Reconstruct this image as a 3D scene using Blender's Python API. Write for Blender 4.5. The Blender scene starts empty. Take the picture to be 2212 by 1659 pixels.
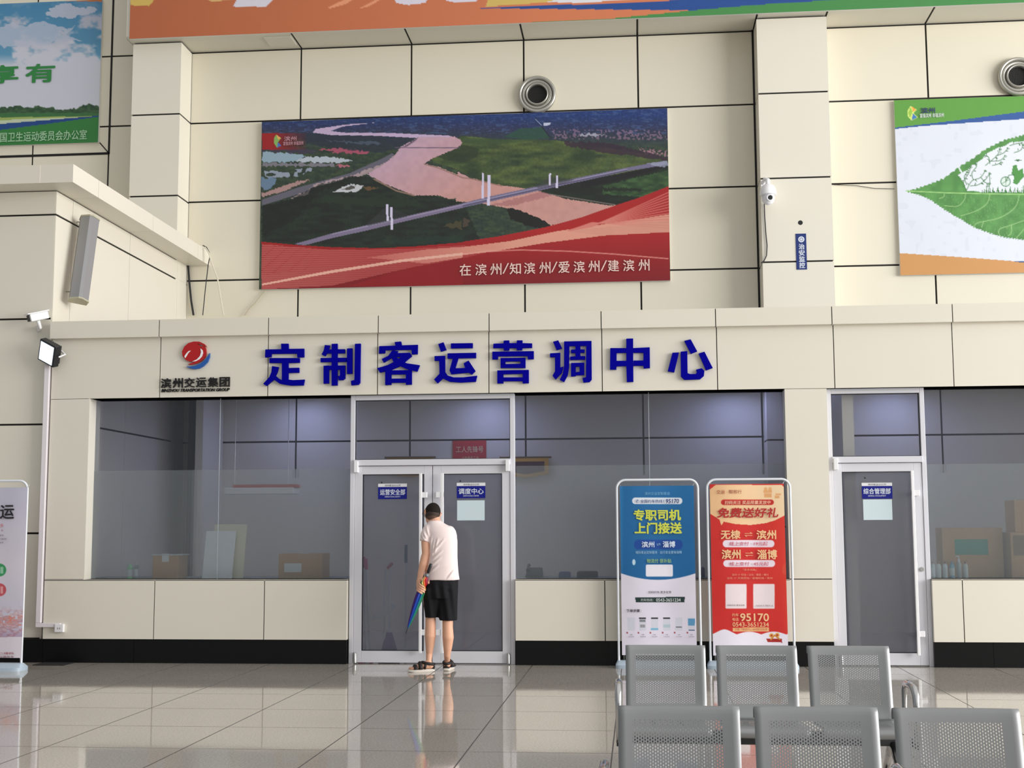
import bpy, bmesh, math, random
import numpy as np
from mathutils import Vector, Matrix

random.seed(7)
SC = bpy.context.scene
COL = SC.collection
W, H = 2212, 1659

# ------------------------------------------------------------------ camera
FPX, YAW, PIT, ROL = 2823.75, 0.0946511, 0.1096873, -0.0043727
CAM = Vector((0, -14.069, 1.45))
_F = Vector((-math.sin(YAW)*math.cos(PIT), math.cos(YAW)*math.cos(PIT), math.sin(PIT)))
_R0 = Vector((math.cos(YAW), math.sin(YAW), 0)); _U0 = _R0.cross(_F)
_R = math.cos(ROL)*_R0 + math.sin(ROL)*_U0
_U = -math.sin(ROL)*_R0 + math.cos(ROL)*_U0
cam_d = bpy.data.cameras.new('camera'); cam = bpy.data.objects.new('camera', cam_d); COL.objects.link(cam)
cam.matrix_world = Matrix(((_R.x, _U.x, -_F.x, CAM.x), (_R.y, _U.y, -_F.y, CAM.y), (_R.z, _U.z, -_F.z, CAM.z), (0, 0, 0, 1)))
cam_d.sensor_width = 36; cam_d.lens = 36*FPX/W; cam_d.clip_end = 200
SC.camera = cam

# ------------------------------------------------------------------ light
world = bpy.data.worlds.new('hall_daylight'); SC.world = world; world.use_nodes = True
bg = world.node_tree.nodes['Background']
bg.inputs[1].default_value = 0.52
_wn = world.node_tree; _tc = _wn.nodes.new('ShaderNodeTexCoord'); _sp = _wn.nodes.new('ShaderNodeSeparateXYZ'); _wn.links.new(_tc.outputs['Generated'], _sp.inputs[0])
_cb = _wn.nodes.new('ShaderNodeMath'); _cb.operation = 'MULTIPLY_ADD'; _wn.links.new(_sp.outputs[1], _cb.inputs[0]); _cb.inputs[1].default_value = -.35; _cz = _wn.nodes.new('ShaderNodeMath'); _cz.operation = 'MULTIPLY_ADD'; _wn.links.new(_sp.outputs[2], _cz.inputs[0]); _cz.inputs[1].default_value = .95; _wn.links.new(_sp.outputs[0], _cz.inputs[2]); _wn.links.new(_cz.outputs[0], _cb.inputs[2])
_cr = _wn.nodes.new('ShaderNodeValToRGB'); _wn.links.new(_cb.outputs[0], _cr.inputs[0])
_cr.color_ramp.elements[0].position = 0.0; _cr.color_ramp.elements[0].color = (.55, .57, .60, 1)
_cr.color_ramp.elements[1].position = 1.0; _cr.color_ramp.elements[1].color = (1.7, 1.68, 1.64, 1)
_wn.links.new(_cr.outputs[0], bg.inputs[0])

def area(name, loc, target, sx, sy, power, color=(1, 1, 1)):
    l = bpy.data.lights.new(name, 'AREA'); l.shape = 'RECTANGLE'; l.size = sx; l.size_y = sy
    l.energy = power; l.color = color
    o = bpy.data.objects.new(name, l); COL.objects.link(o); o.location = loc
    o.rotation_euler = (Vector(target)-Vector(loc)).to_track_quat('-Z', 'Y').to_euler()
    return o
area('window_daylight', (22, -8, 5.6), (-3, 0.5, 3.2), 20, 9, 6900, (1.0, 0.985, 0.965))
SC.view_settings.view_transform = 'Standard'; SC.view_settings.look = 'None'
SC.view_settings.gamma = 1; SC.view_settings.use_curve_mapping = False
SC.view_settings.exposure = 0.0

# ------------------------------------------------------------------ helpers
def at(px, py, Y=None, Z=None, X=None):
    """a point measured on the photograph, carried to a known plane of the place"""
    d = _F*FPX + _R*(px-W/2) - _U*(py-H/2)
    if Y is not None: t = (Y-CAM.y)/d.y
    elif Z is not None: t = (Z-CAM.z)/d.z
    else: t = (X-CAM.x)/d.x
    return CAM + d*t

def s2l(c):
    return tuple((v/255/12.92 if v/255 <= .04045 else ((v/255+.055)/1.055)**2.4) for v in c)

MATS = {}
def mat(name, rgb, rough=.5, metal=0.0, spec=.5, coat=0, emit=None, estr=0, bump=None, var=None, sub=0):
    if name in MATS: return MATS[name]
    m = bpy.data.materials.new(name); m.use_nodes = True; nt = m.node_tree
    b = nt.nodes['Principled BSDF']
    b.inputs['Base Color'].default_value = (*s2l(rgb), 1)
    b.inputs['Roughness'].default_value = rough; b.inputs['Metallic'].default_value = metal
    b.inputs['Specular IOR Level'].default_value = spec
    b.inputs['Coat Weight'].default_value = coat
    if emit: b.inputs['Emission Color'].default_value = (*s2l(emit), 1); b.inputs['Emission Strength'].default_value = estr
    if sub: b.inputs['Subsurface Weight'].default_value = sub; b.inputs['Subsurface Scale'].default_value = .01
    tc = nt.nodes.new('ShaderNodeTexCoord')
    if var:      # (scale, amount)
        n = nt.nodes.new('ShaderNodeTexNoise'); n.inputs['Scale'].default_value = var[0]; n.inputs['Detail'].default_value = 4
        nt.links.new(tc.outputs['Object'], n.inputs['Vector'])
        mx = nt.nodes.new('ShaderNodeMix'); mx.data_type = 'RGBA'
        c = s2l(rgb)
        mx.inputs['A'].default_value = (*[v*(1-var[1]) for v in c], 1); mx.inputs['B'].default_value = (*[min(1, v*(1+var[1])) for v in c], 1)
        nt.links.new(n.outputs['Fac'], mx.inputs['Factor']); nt.links.new(mx.outputs['Result'], b.inputs['Base Color'])
    if bump:     # (scale, strength)
        n = nt.nodes.new('ShaderNodeTexNoise'); n.inputs['Scale'].default_value = bump[0]; n.inputs['Detail'].default_value = 3
        nt.links.new(tc.outputs['Object'], n.inputs['Vector'])
        bp = nt.nodes.new('ShaderNodeBump'); bp.inputs['Strength'].default_value = bump[1]; bp.inputs['Distance'].default_value = .02
        nt.links.new(n.outputs['Fac'], bp.inputs['Height']); nt.links.new(bp.outputs['Normal'], b.inputs['Normal'])
    MATS[name] = m; return m

def mat_print(name, rough=.45, bump=.15, bscale=3.0):
    """printed sheet: ink colours are stored per vertex"""
    if name in MATS: return MATS[name]
    m = bpy.data.materials.new(name); m.use_nodes = True; nt = m.node_tree; b = nt.nodes['Principled BSDF']
    a = nt.nodes.new('ShaderNodeAttribute'); a.attribute_name = 'ink'
    nt.links.new(a.outputs['Color'], b.inputs['Base Color']); b.inputs['Roughness'].default_value = rough
    tc = nt.nodes.new('ShaderNodeTexCoord'); n = nt.nodes.new('ShaderNodeTexNoise'); n.inputs['Scale'].default_value = bscale
    n.inputs['Distortion'].default_value = 1.5
    nt.links.new(tc.outputs['Object'], n.inputs['Vector'])
    bp = nt.nodes.new('ShaderNodeBump'); bp.inputs['Strength'].default_value = bump; bp.inputs['Distance'].default_value = .03
    nt.links.new(n.outputs['Fac'], bp.inputs['Height']); nt.links.new(bp.outputs['Normal'], b.inputs['Normal'])
    MATS[name] = m; return m

def tag(o, label=None, cat=None, group=None, kind=None):
    if label: o['label'] = label
    if cat: o['category'] = cat
    if group: o['group'] = group
    if kind: o['kind'] = kind
    return o

def wloc(o):
    v = Vector((0, 0, 0))
    while o is not None: v = v + o.location; o = o.parent
    return v

def thing(name, loc, label, cat, group=None):
    o = bpy.data.objects.new(name, None); o.empty_display_size = .1; COL.objects.link(o); o.location = loc
    return tag(o, label, cat, group)

class MB:
    def __init__(s): s.v = []; s.f = []; s.m = []
    def add(s, vs, fs, mi=0):
        k = len(s.v); s.v += [tuple(v) for v in vs]; s.f += [tuple(i+k for i in f) for f in fs]; s.m += [mi]*len(fs); return s
    def box(s, x0, x1, y0, y1, z0, z1, mi=0):
        if x0 > x1: x0, x1 = x1, x0
        if y0 > y1: y0, y1 = y1, y0
        if z0 > z1: z0, z1 = z1, z0
        return s.add([(x0,y0,z0),(x1,y0,z0),(x1,y1,z0),(x0,y1,z0),(x0,y0,z1),(x1,y0,z1),(x1,y1,z1),(x0,y1,z1)],
              [(0,3,2,1),(4,5,6,7),(0,1,5,4),(1,2,6,5),(2,3,7,6),(3,0,4,7)], mi)
    def prism(s, pts, y0, y1, mi=0):          # pts: (x,z) outline, extruded along y
        n = len(pts)
        ar = sum(pts[i][0]*pts[(i+1) % n][1]-pts[(i+1) % n][0]*pts[i][1] for i in range(n))
        if ar < 0: pts = pts[::-1]
        if y0 > y1: y0, y1 = y1, y0
        vs = [(p[0], y0, p[1]) for p in pts]+[(p[0], y1, p[1]) for p in pts]
        fs = [tuple(range(n)), tuple(range(2*n-1, n-1, -1))]+[(i, i+n, (i+1) % n+n, (i+1) % n) for i in range(n)]
        return s.add(vs, fs, mi)
    def tube(s, pts, r, mi=0, n=10, caps=True, ry=None):
        pts = [Vector(p) for p in pts]; rs = r if isinstance(r, (list, tuple)) else [r]*len(pts)
        k = len(pts); rings = []; prev = None
        for i, p in enumerate(pts):
            t = (pts[min(i+1, k-1)]-pts[max(i-1, 0)]).normalized()
            if prev is None: a = t.orthogonal().normalized()
            else: a = (prev-t*prev.dot(t)).normalized()
            prev = a; b = t.cross(a)
            rings.append([p+(a*math.cos(2*math.pi*j/n)+b*math.sin(2*math.pi*j/n))*rs[i] for j in range(n)])
        vs = [v for rg in rings for v in rg]
        fs = [(i*n+j, i*n+(j+1) % n, (i+1)*n+(j+1) % n, (i+1)*n+j) for i in range(k-1) for j in range(n)]
        if caps: fs += [tuple(range(n-1, -1, -1)), tuple((k-1)*n+j for j in range(n))]
        return s.add(vs, fs, mi)
    def capsule(s, a, b, ra, rb, mi=0, n=14):
        a = Vector(a); b = Vector(b); t = (b-a).normalized() if (b-a).length > 1e-6 else Vector((0, 0, 1))
        pts = []; rs = []
        for k in range(1, 6): th = math.pi/2*(1-k/5); pts.append(a-t*ra*math.sin(th)); rs.append(max(ra*math.cos(th), ra*.02))
        for k in range(0, 5): th = math.pi/2*k/4.05; pts.append(b+t*rb*math.sin(th)); rs.append(max(rb*math.cos(th), rb*.02))
        pts.insert(0, a-t*ra); rs.insert(0, ra*.05)
        return s.tube(pts, rs, mi, n)
    def ell(s, c, rx, ry, rz, mi=0, n=20, m=14, rot=None):
        c = Vector(c); vs = []; 
        for i in range(m+1):
            th = math.pi*i/m
            for j in range(n):
                ph = 2*math.pi*j/n
                v = Vector((rx*math.sin(th)*math.cos(ph), ry*math.sin(th)*math.sin(ph), rz*math.cos(th)))
                if rot: v = rot @ v
                vs.append(c+v)
        fs = [(i*n+j, (i+1)*n+j, (i+1)*n+(j+1) % n, i*n+(j+1) % n) for i in range(m) for j in range(n)]
        return s.add(vs, fs, mi)
    def loft(s, rings, mi=0, n=24, caps=True):   # rings: (cx,cy,cz,rx,ry[,squareness])
        vs = []
        for rg in rings:
            cx, cy, cz, rx, ry = rg[:5]; e = rg[5] if len(rg) > 5 else 1.0
            for j in range(n):
                c, q = math.cos(2*math.pi*j/n), math.sin(2*math.pi*j/n)
                vs.append((cx+rx*math.copysign(abs(c)**e, c), cy+ry*math.copysign(abs(q)**e, q), cz))
        k = len(rings)
        fs = [(i*n+j, i*n+(j+1) % n, (i+1)*n+(j+1) % n, (i+1)*n+j) for i in range(k-1) for j in range(n)]
        if caps: fs += [tuple(range(n-1, -1, -1)), tuple((k-1)*n+j for j in range(n))]
        return s.add(vs, fs, mi)
    def lathe(s, prof, c, axis='y', n=40, mi=0):  # prof: (r, h) along axis
        c = Vector(c); vs = []
        for r, h in prof:
            for j in range(n):
                a, b = r*math.cos(2*math.pi*j/n), r*math.sin(2*math.pi*j/n)
                vs.append(c+(Vector((a, h, b)) if axis == 'y' else Vector((a, b, h)) if axis == 'z' else Vector((h, a, b))))
        k = len(prof)
        return s.add(vs, [(i*n+j, i*n+(j+1) % n, (i+1)*n+(j+1) % n, (i+1)*n+j) for i in range(k-1) for j in range(n)], mi)
    def build(s, name, mats, parent=None, smooth=False, bevel=0, fix=True, xf=None):
        me = bpy.data.meshes.new(name)
        vs = [Vector(v) for v in s.v]
        if xf is not None: vs = [xf @ v for v in vs]
        if parent is not None: off = wloc(parent)
        else:
            xs = [v.x for v in vs]; ys = [v.y for v in vs]; zs = [v.z for v in vs]
            off = Vector(((min(xs)+max(xs))/2, (min(ys)+max(ys))/2, min(zs)))
        me.from_pydata([v-off for v in vs], [], s.f)
        if not isinstance(mats, (list, tuple)): mats = [mats]
        for m in mats: me.materials.append(m)
        me.polygons.foreach_set('material_index', s.m)
        if fix:
            bm = bmesh.new(); bm.from_mesh(me); bmesh.ops.recalc_face_normals(bm, faces=bm.faces); bm.to_mesh(me); bm.free()
        if smooth:
            me.polygons.foreach_set('use_smooth', [True]*len(me.polygons))
            if smooth != 'all':
                try: me.set_sharp_from_angle(angle=math.radians(40))
                except Exception: pass
        me.update()
        o = bpy.data.objects.new(name, me); COL.objects.link(o)
        if parent is not None: o.parent = parent
        else: o.location = off
        if bevel:
            bv = o.modifiers.new('bevel', 'BEVEL'); bv.width = bevel; bv.segments = 2; bv.limit_method = 'ANGLE'
        return o

def struct(o): o['kind'] = 'structure'; return o

def solidify_mesh(mb, voxel, smooth_it, mats_name='tmp'):
    """joins overlapping closed shapes into one continuous skin, returns (verts, faces)"""
    me = bpy.data.meshes.new('tmp'); me.from_pydata(mb.v, [], mb.f)
    bm = bmesh.new(); bm.from_mesh(me)
    bmesh.ops.remove_doubles(bm, verts=bm.verts, dist=1e-5); bmesh.ops.recalc_face_normals(bm, faces=bm.faces); bm.to_mesh(me); bm.free()
    o = bpy.data.objects.new('tmp', me); COL.objects.link(o)
    r = o.modifiers.new('r', 'REMESH'); r.mode = 'VOXEL'; r.voxel_size = voxel
    if smooth_it: q = o.modifiers.new('s', 'SMOOTH'); q.iterations = smooth_it; q.factor = .5
    dg = bpy.context.evaluated_depsgraph_get(); dg.update()
    ev = bpy.data.meshes.new_from_object(o.evaluated_get(dg))
    vs = [Vector(v.co) for v in ev.vertices]; fs = [tuple(p.vertices) for p in ev.polygons]
    bpy.data.objects.remove(o); bpy.data.meshes.remove(ev); bpy.data.meshes.remove(me)
    return vs, fs

# ---- text -----------------------------------------------------------------
_tc = {}
def text_mesh(s, bold=0.0, depth=0.0):
    key = (s, bold, depth)
    if key in _tc: return _tc[key]
    cu = bpy.data.curves.new('t', 'FONT'); cu.body = s; cu.size = 1; cu.offset = bold; cu.extrude = depth; cu.resolution_u = 3
    o = bpy.data.objects.new('t', cu); COL.objects.link(o)
    dg = bpy.context.evaluated_depsgraph_get(); dg.update()
    me = bpy.data.meshes.new_from_object(o.evaluated_get(dg))
    vs = [tuple(v.co) for v in me.vertices]; fs = [tuple(p.vertices) for p in me.polygons]
    bpy.data.objects.remove(o); bpy.data.curves.remove(cu); bpy.data.meshes.remove(me)
    _tc[key] = (vs, fs); return vs, fs

def put_text(mb, s, p0, p1, Y, mi=0, bold=0.0, depth=0.0, shear=0.0, slope=0.0):
    """fits the text into the box with upper left pixel p0 and lower right pixel p1 on plane Y; thickness goes towards -y"""
    vs, fs = text_mesh(s, 0.0, 1.0 if depth else 0)
    a = at(*p0, Y=Y); b = at(*p1, Y=Y)
    xs = [v[0] for v in vs]; ys = [v[1] for v in vs]
    if not xs: return
    x0, x1, y0, y1 = min(xs), max(xs), min(ys), max(ys)
    br = bold*(a.z-b.z)*.85
    sh = [(0, 0)] if not bold else [(br*math.cos(k*math.pi/3), br*math.sin(k*math.pi/3)) for k in range(6)]
    for i, (dx, dz_) in enumerate(sh):
        out = []
        for v in vs:
            u = (v[0]-x0)/(x1-x0); w = (v[1]-y0)/(y1-y0)
            x = a.x+u*(b.x-a.x)+shear*(w-.5)*(a.z-b.z)+dx; z = b.z+w*(a.z-b.z)+slope*u*(b.x-a.x)+dz_
            y = (Y-(v[2]+1)/2*depth if depth else Y)-i*.00006
            out.append((x, y, z))
        mb.add(out, fs, mi)

# ---- painted prints --------------------------------------------------------
def _noise(U, V, sc, seed):
    rng = np.random.RandomState(seed); L = rng.rand(64, 64)
    u = U/sc; v = V/sc; iu = np.floor(u).astype(int); iv = np.floor(v).astype(int); fu = u-iu; fv = v-iv
    fu = fu*fu*(3-2*fu); fv = fv*fv*(3-2*fv)
    g = lambda a, b: L[a % 64, b % 64]
    return (g(iu, iv)*(1-fu)+g(iu+1, iv)*fu)*(1-fv)+(g(iu, iv+1)*(1-fu)+g(iu+1, iv+1)*fu)*fv

class Art:
    """a printed sheet: a fine grid on a plane, inked from shapes measured on the photograph"""
    def __init__(s, X0, X1, Z0, Z1, Y, nx, nz, bulge=None):
        s.nx, s.nz = nx, nz
        x = np.linspace(X0, X1, nx); z = np.linspace(Z1, Z0, nz); s.X, s.Z = np.meshgrid(x, z); s.Y = np.full(s.X.shape, float(Y))
        dx = s.X-CAM.x; dy = s.Y-CAM.y; dz = s.Z-CAM.z
        k = dx*_F.x+dy*_F.y+dz*_F.z
        s.U = W/2+FPX*(dx*_R.x+dy*_R.y+dz*_R.z)/k; s.V = H/2-FPX*(dx*_U.x+dy*_U.y+dz*_U.z)/k
        if bulge: s.Y = s.Y-bulge(s.X, s.Z)
        s.C = np.zeros(s.X.shape+(3,))
    def fill(s, col, a=1.0):
        c = np.array(col, float) if not callable(col) else col(s.U, s.V)
        A = np.broadcast_to(np.asarray(a, float), s.U.shape)[..., None]
        s.C = s.C*(1-A)+c*A; return s
    def mask(s, pts, wob=0, seed=1):
        U, V = s.U, s.V
        if wob: U = U+(_noise(s.U, s.V, wob*1.6, seed)-.5)*wob*2; V = V+(_noise(s.U, s.V, wob*1.6, seed+9)-.5)*wob*2
        ins = np.zeros(U.shape, bool); n = len(pts)
        for i in range(n):
            x1, y1 = pts[i]; x2, y2 = pts[(i+1) % n]
            if y1 == y2: continue
            c = ((y1 > V) != (y2 > V)) & (U < (x2-x1)*(V-y1)/(y2-y1)+x1); ins ^= c
        return ins
    def poly(s, pts, col, a=1.0, wob=0, seed=1):
        m = s.mask(pts, wob, seed)
        return s.fill(col, m*a)
    def line(s, pts, w, col, a=1.0):
        d = np.full(s.U.shape, 1e9)
        for (x1, y1), (x2, y2) in zip(pts[:-1], pts[1:]):
            L = (x2-x1)**2+(y2-y1)**2+1e-9; t = np.clip(((s.U-x1)*(x2-x1)+(s.V-y1)*(y2-y1))/L, 0, 1)
            d = np.minimum(d, np.hypot(s.U-x1-t*(x2-x1), s.V-y1-t*(y2-y1)))
        return s.fill(col, np.clip(w/2+.6-d, 0, 1)*a)
    def disc(s, cx, cy, rx, ry, col, a=1.0):
        d = np.hypot((s.U-cx)/rx, (s.V-cy)/ry); return s.fill(col, np.clip((1-d)*min(rx, ry)+.5, 0, 1)*a)
    def rrect(s, x0, y0, x1, y1, r, col, a=1.0):
        qx = np.abs(s.U-(x0+x1)/2)-(x1-x0)/2+r; qy = np.abs(s.V-(y0+y1)/2)-(y1-y0)/2+r
        d = np.hypot(np.maximum(qx, 0), np.maximum(qy, 0))+np.minimum(np.maximum(qx, qy), 0)-r
        return s.fill(col, np.clip(.5-d, 0, 1)*a)
    def build(s, name, m, parent=None):
        off = wloc(parent) if parent is not None else Vector((float(s.X.mean()), float(s.Y.mean()), float(s.Z.min())))
        me = bpy.data.meshes.new(name); nx, nz = s.nx, s.nz
        P = np.stack([s.X-off.x, s.Y-off.y, s.Z-off.z], -1).reshape(-1, 3)
        i = np.arange(nz-1)[:, None]*nx+np.arange(nx-1)[None]
        Q = np.stack([i, i+nx, i+nx+1, i+1], -1).reshape(-1, 4)
        me.vertices.add(len(P)); me.vertices.foreach_set('co', P.ravel())
        me.loops.add(Q.size); me.polygons.add(len(Q))
        me.loops.foreach_set('vertex_index', Q.ravel()); me.polygons.foreach_set('loop_start', np.arange(0, Q.size, 4)); me.polygons.foreach_set('loop_total', np.full(len(Q), 4))
        me.update(calc_edges=True)
        c = np.clip(s.C.reshape(-1, 3)/255, 0, 1); c = np.where(c <= .04045, c/12.92, ((c+.055)/1.055)**2.4)
        at_ = me.color_attributes.new('ink', 'FLOAT_COLOR', 'POINT')
        at_.data.foreach_set('color', np.hstack([c, np.ones((len(c), 1))]).ravel())
        me.materials.append(m); me.polygons.foreach_set('use_smooth', [True]*len(Q))
        o = bpy.data.objects.new(name, me); COL.objects.link(o)
        if parent is not None: o.parent = parent
        else: o.location = off
        return o

def smooth(pts, n=6):
    P_ = [pts[0]]+list(pts)+[pts[-1]]; out = []
    for a, b, c, d in zip(P_[:-3], P_[1:-2], P_[2:-1], P_[3:]):
        for k in range(n):
            t = k/n
            out.append(tuple(.5*(2*b[i]+(c[i]-a[i])*t+(2*a[i]-5*b[i]+4*c[i]-d[i])*t*t+(3*b[i]-a[i]-3*c[i]+d[i])*t**3) for i in (0, 1)))
    return out+[pts[-1]]

def zc(ox, oy, k): return lambda *pts: [(ox+x/k, oy+y/k) for x, y in pts]

# ------------------------------------------------------------------ materials
PANEL = mat('beige_aluminium_panel', (225, 220, 206), .42, spec=.35, var=(.8, .025))
PANEL_W = mat('beige_wall_panel', (223, 217, 199), .45, spec=.3, var=(.7, .03))
JOINT = mat('black_joint', (22, 20, 18), .8)
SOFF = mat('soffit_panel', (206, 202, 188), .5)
BLACK = mat('black_granite', (8, 8, 9), .35, spec=.25)
ALU = mat('white_aluminium', (214, 214, 220), .35, spec=.4)
WHITE = mat('white_plastic', (238, 238, 240), .4)
DARK = mat('dark_plastic', (24, 25, 30), .4)
STEEL = mat('brushed_steel', (190, 190, 186), .3, metal=1.0)
SATIN = mat('silver_perforated_metal', (150, 152, 154), .45, metal=.6, spec=.4)
NAVY = mat('navy_acrylic', (2, 0, 142), .6, spec=.05)
INKBLK = mat('black_acrylic', (18, 16, 18), .5)
CLOTHW = mat('offwhite_letter', (225, 212, 200), .6)

def shader_glass(name, tint, haze, hazecol, refl=.5, rough=.02, blur=0, bm=.6):
    m = bpy.data.materials.new(name); m.use_nodes = True; nt = m.node_tree; N = nt.nodes; L = nt.links
    N.remove(N['Principled BSDF']); out = N['Material Output']
    tr = N.new('ShaderNodeBsdfTransparent'); tr.inputs[0].default_value = (*tint, 1)
    gl = N.new('ShaderNodeBsdfGlossy'); gl.inputs['Roughness'].default_value = rough; gl.inputs['Color'].default_value = (.9, .93, 1, 1)
    fr = N.new('ShaderNodeFresnel'); fr.inputs[0].default_value = 1.5
    mu = N.new('ShaderNodeMath'); mu.operation = 'MULTIPLY'; mu.inputs[1].default_value = refl; L.new(fr.outputs[0], mu.inputs[0])
    base = tr
    if blur:
        rf = N.new('ShaderNodeBsdfRefraction'); rf.inputs['Color'].default_value = (*tint, 1); rf.inputs['Roughness'].default_value = blur; rf.inputs['IOR'].default_value = 1.03
        m0 = N.new('ShaderNodeMixShader'); m0.inputs[0].default_value = bm; L.new(tr.outputs[0], m0.inputs[1]); L.new(rf.outputs[0], m0.inputs[2]); base = m0
    if haze:
        df = N.new('ShaderNodeBsdfDiffuse'); df.inputs[0].default_value = (*hazecol, 1)
        tl = N.new('ShaderNodeBsdfTranslucent'); tl.inputs[0].default_value = (*hazecol, 1)
        md = N.new('ShaderNodeMixShader'); md.inputs[0].default_value = .5; L.new(df.outputs[0], md.inputs[1]); L.new(tl.outputs[0], md.inputs[2])
        mh = N.new('ShaderNodeMixShader'); mh.inputs[0].default_value = haze; L.new(base.outputs[0], mh.inputs[1]); L.new(md.outputs[0], mh.inputs[2]); base = mh
    mx = N.new('ShaderNodeMixShader'); L.new(mu.outputs[0], mx.inputs[0]); L.new(base.outputs[0], mx.inputs[1]); L.new(gl.outputs[0], mx.inputs[2])
    L.new(mx.outputs[0], out.inputs[0]); MATS[name] = m; return m
GLASS = shader_glass('tinted_glass', (.94, .95, .97), .02, (.5, .53, .6), refl=.7)
FROST = shader_glass('frosted_film', (.98, .99, .985), .15, (.52, .56, .56), refl=.1, rough=.3, blur=.2, bm=.3)
DGLASS = shader_glass('frosted_door_glass', (.84, .85, .88), .24, (.42, .425, .46), refl=.6, rough=.05, blur=.16, bm=.7)

def mat_floor():
    m = bpy.data.materials.new('polished_granite_tiles'); m.use_nodes = True; nt = m.node_tree; N = nt.nodes; L = nt.links; b = N['Principled BSDF']
    tc = N.new('ShaderNodeTexCoord'); sp = N.new('ShaderNodeSeparateXYZ')
    geo = N.new('ShaderNodeNewGeometry'); L.new(geo.outputs['Position'], sp.inputs[0])
    T = .949
    def joint(axis, off):
        a = N.new('ShaderNodeMath'); a.operation = 'ADD'; a.inputs[1].default_value = off; L.new(sp.outputs[axis], a.inputs[0])
        q = N.new('ShaderNodeMath'); q.operation = 'PINGPONG'; q.inputs[1].default_value = T/2; L.new(a.outputs[0], q.inputs[0])
        c = N.new('ShaderNodeMath'); c.operation = 'LESS_THAN'; c.inputs[1].default_value = .0048; L.new(q.outputs[0], c.inputs[0]); return c
    j = N.new('ShaderNodeMath'); j.operation = 'MAXIMUM'; L.new(joint(0, 3.98).outputs[0], j.inputs[0]); L.new(joint(1, 3.5+T*8).outputs[0], j.inputs[1])
    n1 = N.new('ShaderNodeTexNoise'); n1.inputs['Scale'].default_value = 75; n1.inputs['Detail'].default_value = 6; L.new(geo.outputs['Position'], n1.inputs['Vector'])
    n2 = N.new('ShaderNodeTexNoise'); n2.inputs['Scale'].default_value = .9; n2.inputs['Detail'].default_value = 3; L.new(geo.outputs['Position'], n2.inputs['Vector'])
    cr = N.new('ShaderNodeValToRGB'); cr.color_ramp.elements[0].position = .3; cr.color_ramp.elements[1].position = .7
    cr.color_ramp.elements[0].color = (*s2l((172, 164, 153)), 1); cr.color_ramp.elements[1].color = (*s2l((212, 205, 195)), 1)
    L.new(n1.outputs['Fac'], cr.inputs[0])
    mm = N.new('ShaderNodeMix'); mm.data_type = 'RGBA'; mm.blend_type = 'MULTIPLY'; mm.inputs['Factor'].default_value = .22; L.new(cr.outputs[0], mm.inputs['A']); L.new(n2.outputs['Fac'], mm.inputs['B'])
    mj = N.new('ShaderNodeMix'); mj.data_type = 'RGBA'; L.new(j.outputs[0], mj.inputs['Factor']); L.new(mm.outputs['Result'], mj.inputs['A']); mj.inputs['B'].default_value = (*s2l((66, 60, 54)), 1)
    L.new(mj.outputs['Result'], b.inputs['Base Color'])
    rr = N.new('ShaderNodeMath'); rr.operation = 'MULTIPLY_ADD'; L.new(j.outputs[0], rr.inputs[0]); rr.inputs[1].default_value = .4; rr.inputs[2].default_value = .055; L.new(rr.outputs[0], b.inputs['Roughness'])
    b.inputs['IOR'].default_value = 1.66
    n3 = N.new('ShaderNodeTexNoise'); n3.inputs['Scale'].default_value = 2.2; L.new(geo.outputs['Position'], n3.inputs['Vector'])
    bp = N.new('ShaderNodeBump'); bp.inputs['Strength'].default_value = .035; bp.inputs['Distance'].default_value = .02; L.new(n3.outputs['Fac'], bp.inputs['Height']); L.new(bp.outputs['Normal'], b.inputs['Normal'])
    return m

# ------------------------------------------------------------------ the hall shell
YW = 4.50                      # plane of the rear wall
YG = 0.18                      # plane of the shop glass
PX0, PW = -5.285838, 1.232595  # panel joints of the facade
ZH, ZS, ZB = 2.9127, 0.9038, 0.2536
XL = at(110, 860, Y=0).x       # left end of the facade
XR = 6.6
ZF1 = at(1000, 717, Y=0).z     # underside of the projecting band
ZF2 = at(1000, 677, Y=-.07).z  # its top

struct(MB().box(-14, 14, -24, YW+.4, -.1, 0).build('floor', mat_floor()))

def panel_wall(name, xs, zs, Y, mats, gap=.016, depth=.02, back=.12, skip=(), parent=None):
    mb = MB(); mb.box(xs[0], xs[-1]-.012, Y+depth*.8, Y+back, zs[0], zs[-1], 1)
    for i in range(len(xs)-1):
        for j in range(len(zs)-1):
            if (i, j) in skip: continue
            mb.box(xs[i]+gap/2, xs[i+1]-gap/2, Y, Y+depth, zs[j]+gap/2, zs[j+1]-gap/2, 0)
    return mb.build(name, mats, parent)

# rear wall, from the office floor up to the soffit
zj = [at(412, y, Y=YW).z for y in (607, 437, 267)]
dz = (zj[2]-zj[0])/2
ZSOF = at(412, 115, Y=YW).z
zs = [0]+[zj[0]-dz*k for k in (4, 3, 2, 1)][0:]+zj+[ZSOF, ZSOF+1.2]
zs = sorted(z for z in zs if z >= 0); ZF0 = at(1000, 1030, Y=YW).z; zs = [0, ZF0]+[z for z in zs if z > ZF0+.2]
xj = [at(x, 100, Y=YW).x for x in (413, 651, 889, 1131, 1377, 1626)]
xr = [at(2001, 100, Y=YW).x]
dxw = xj[3]-xj[2]
xs = [xj[0]-dxw*3.2, at(70, 340, Y=YW).x, at(243, 50, Y=YW).x, xj[0]]+xj[1:]+xr+[xr[0]+dxw, xr[0]+2*dxw]
mb = MB(); mb.box(xs[0], xs[-1]-.012, YW+.016, YW+.12, 0, zs[-1], 1); mb.box(xs[0], xs[-1], YW, YW+.02, 0, ZF0, 0)
for i in range(len(xs)-1):
    for j in range(1, len(zs)-1): mb.box(xs[i]+.013, xs[i+1]-.013, YW, YW+.02, zs[j]+(.013 if j > 1 else 0), zs[j+1]-.013, 0)
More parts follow.
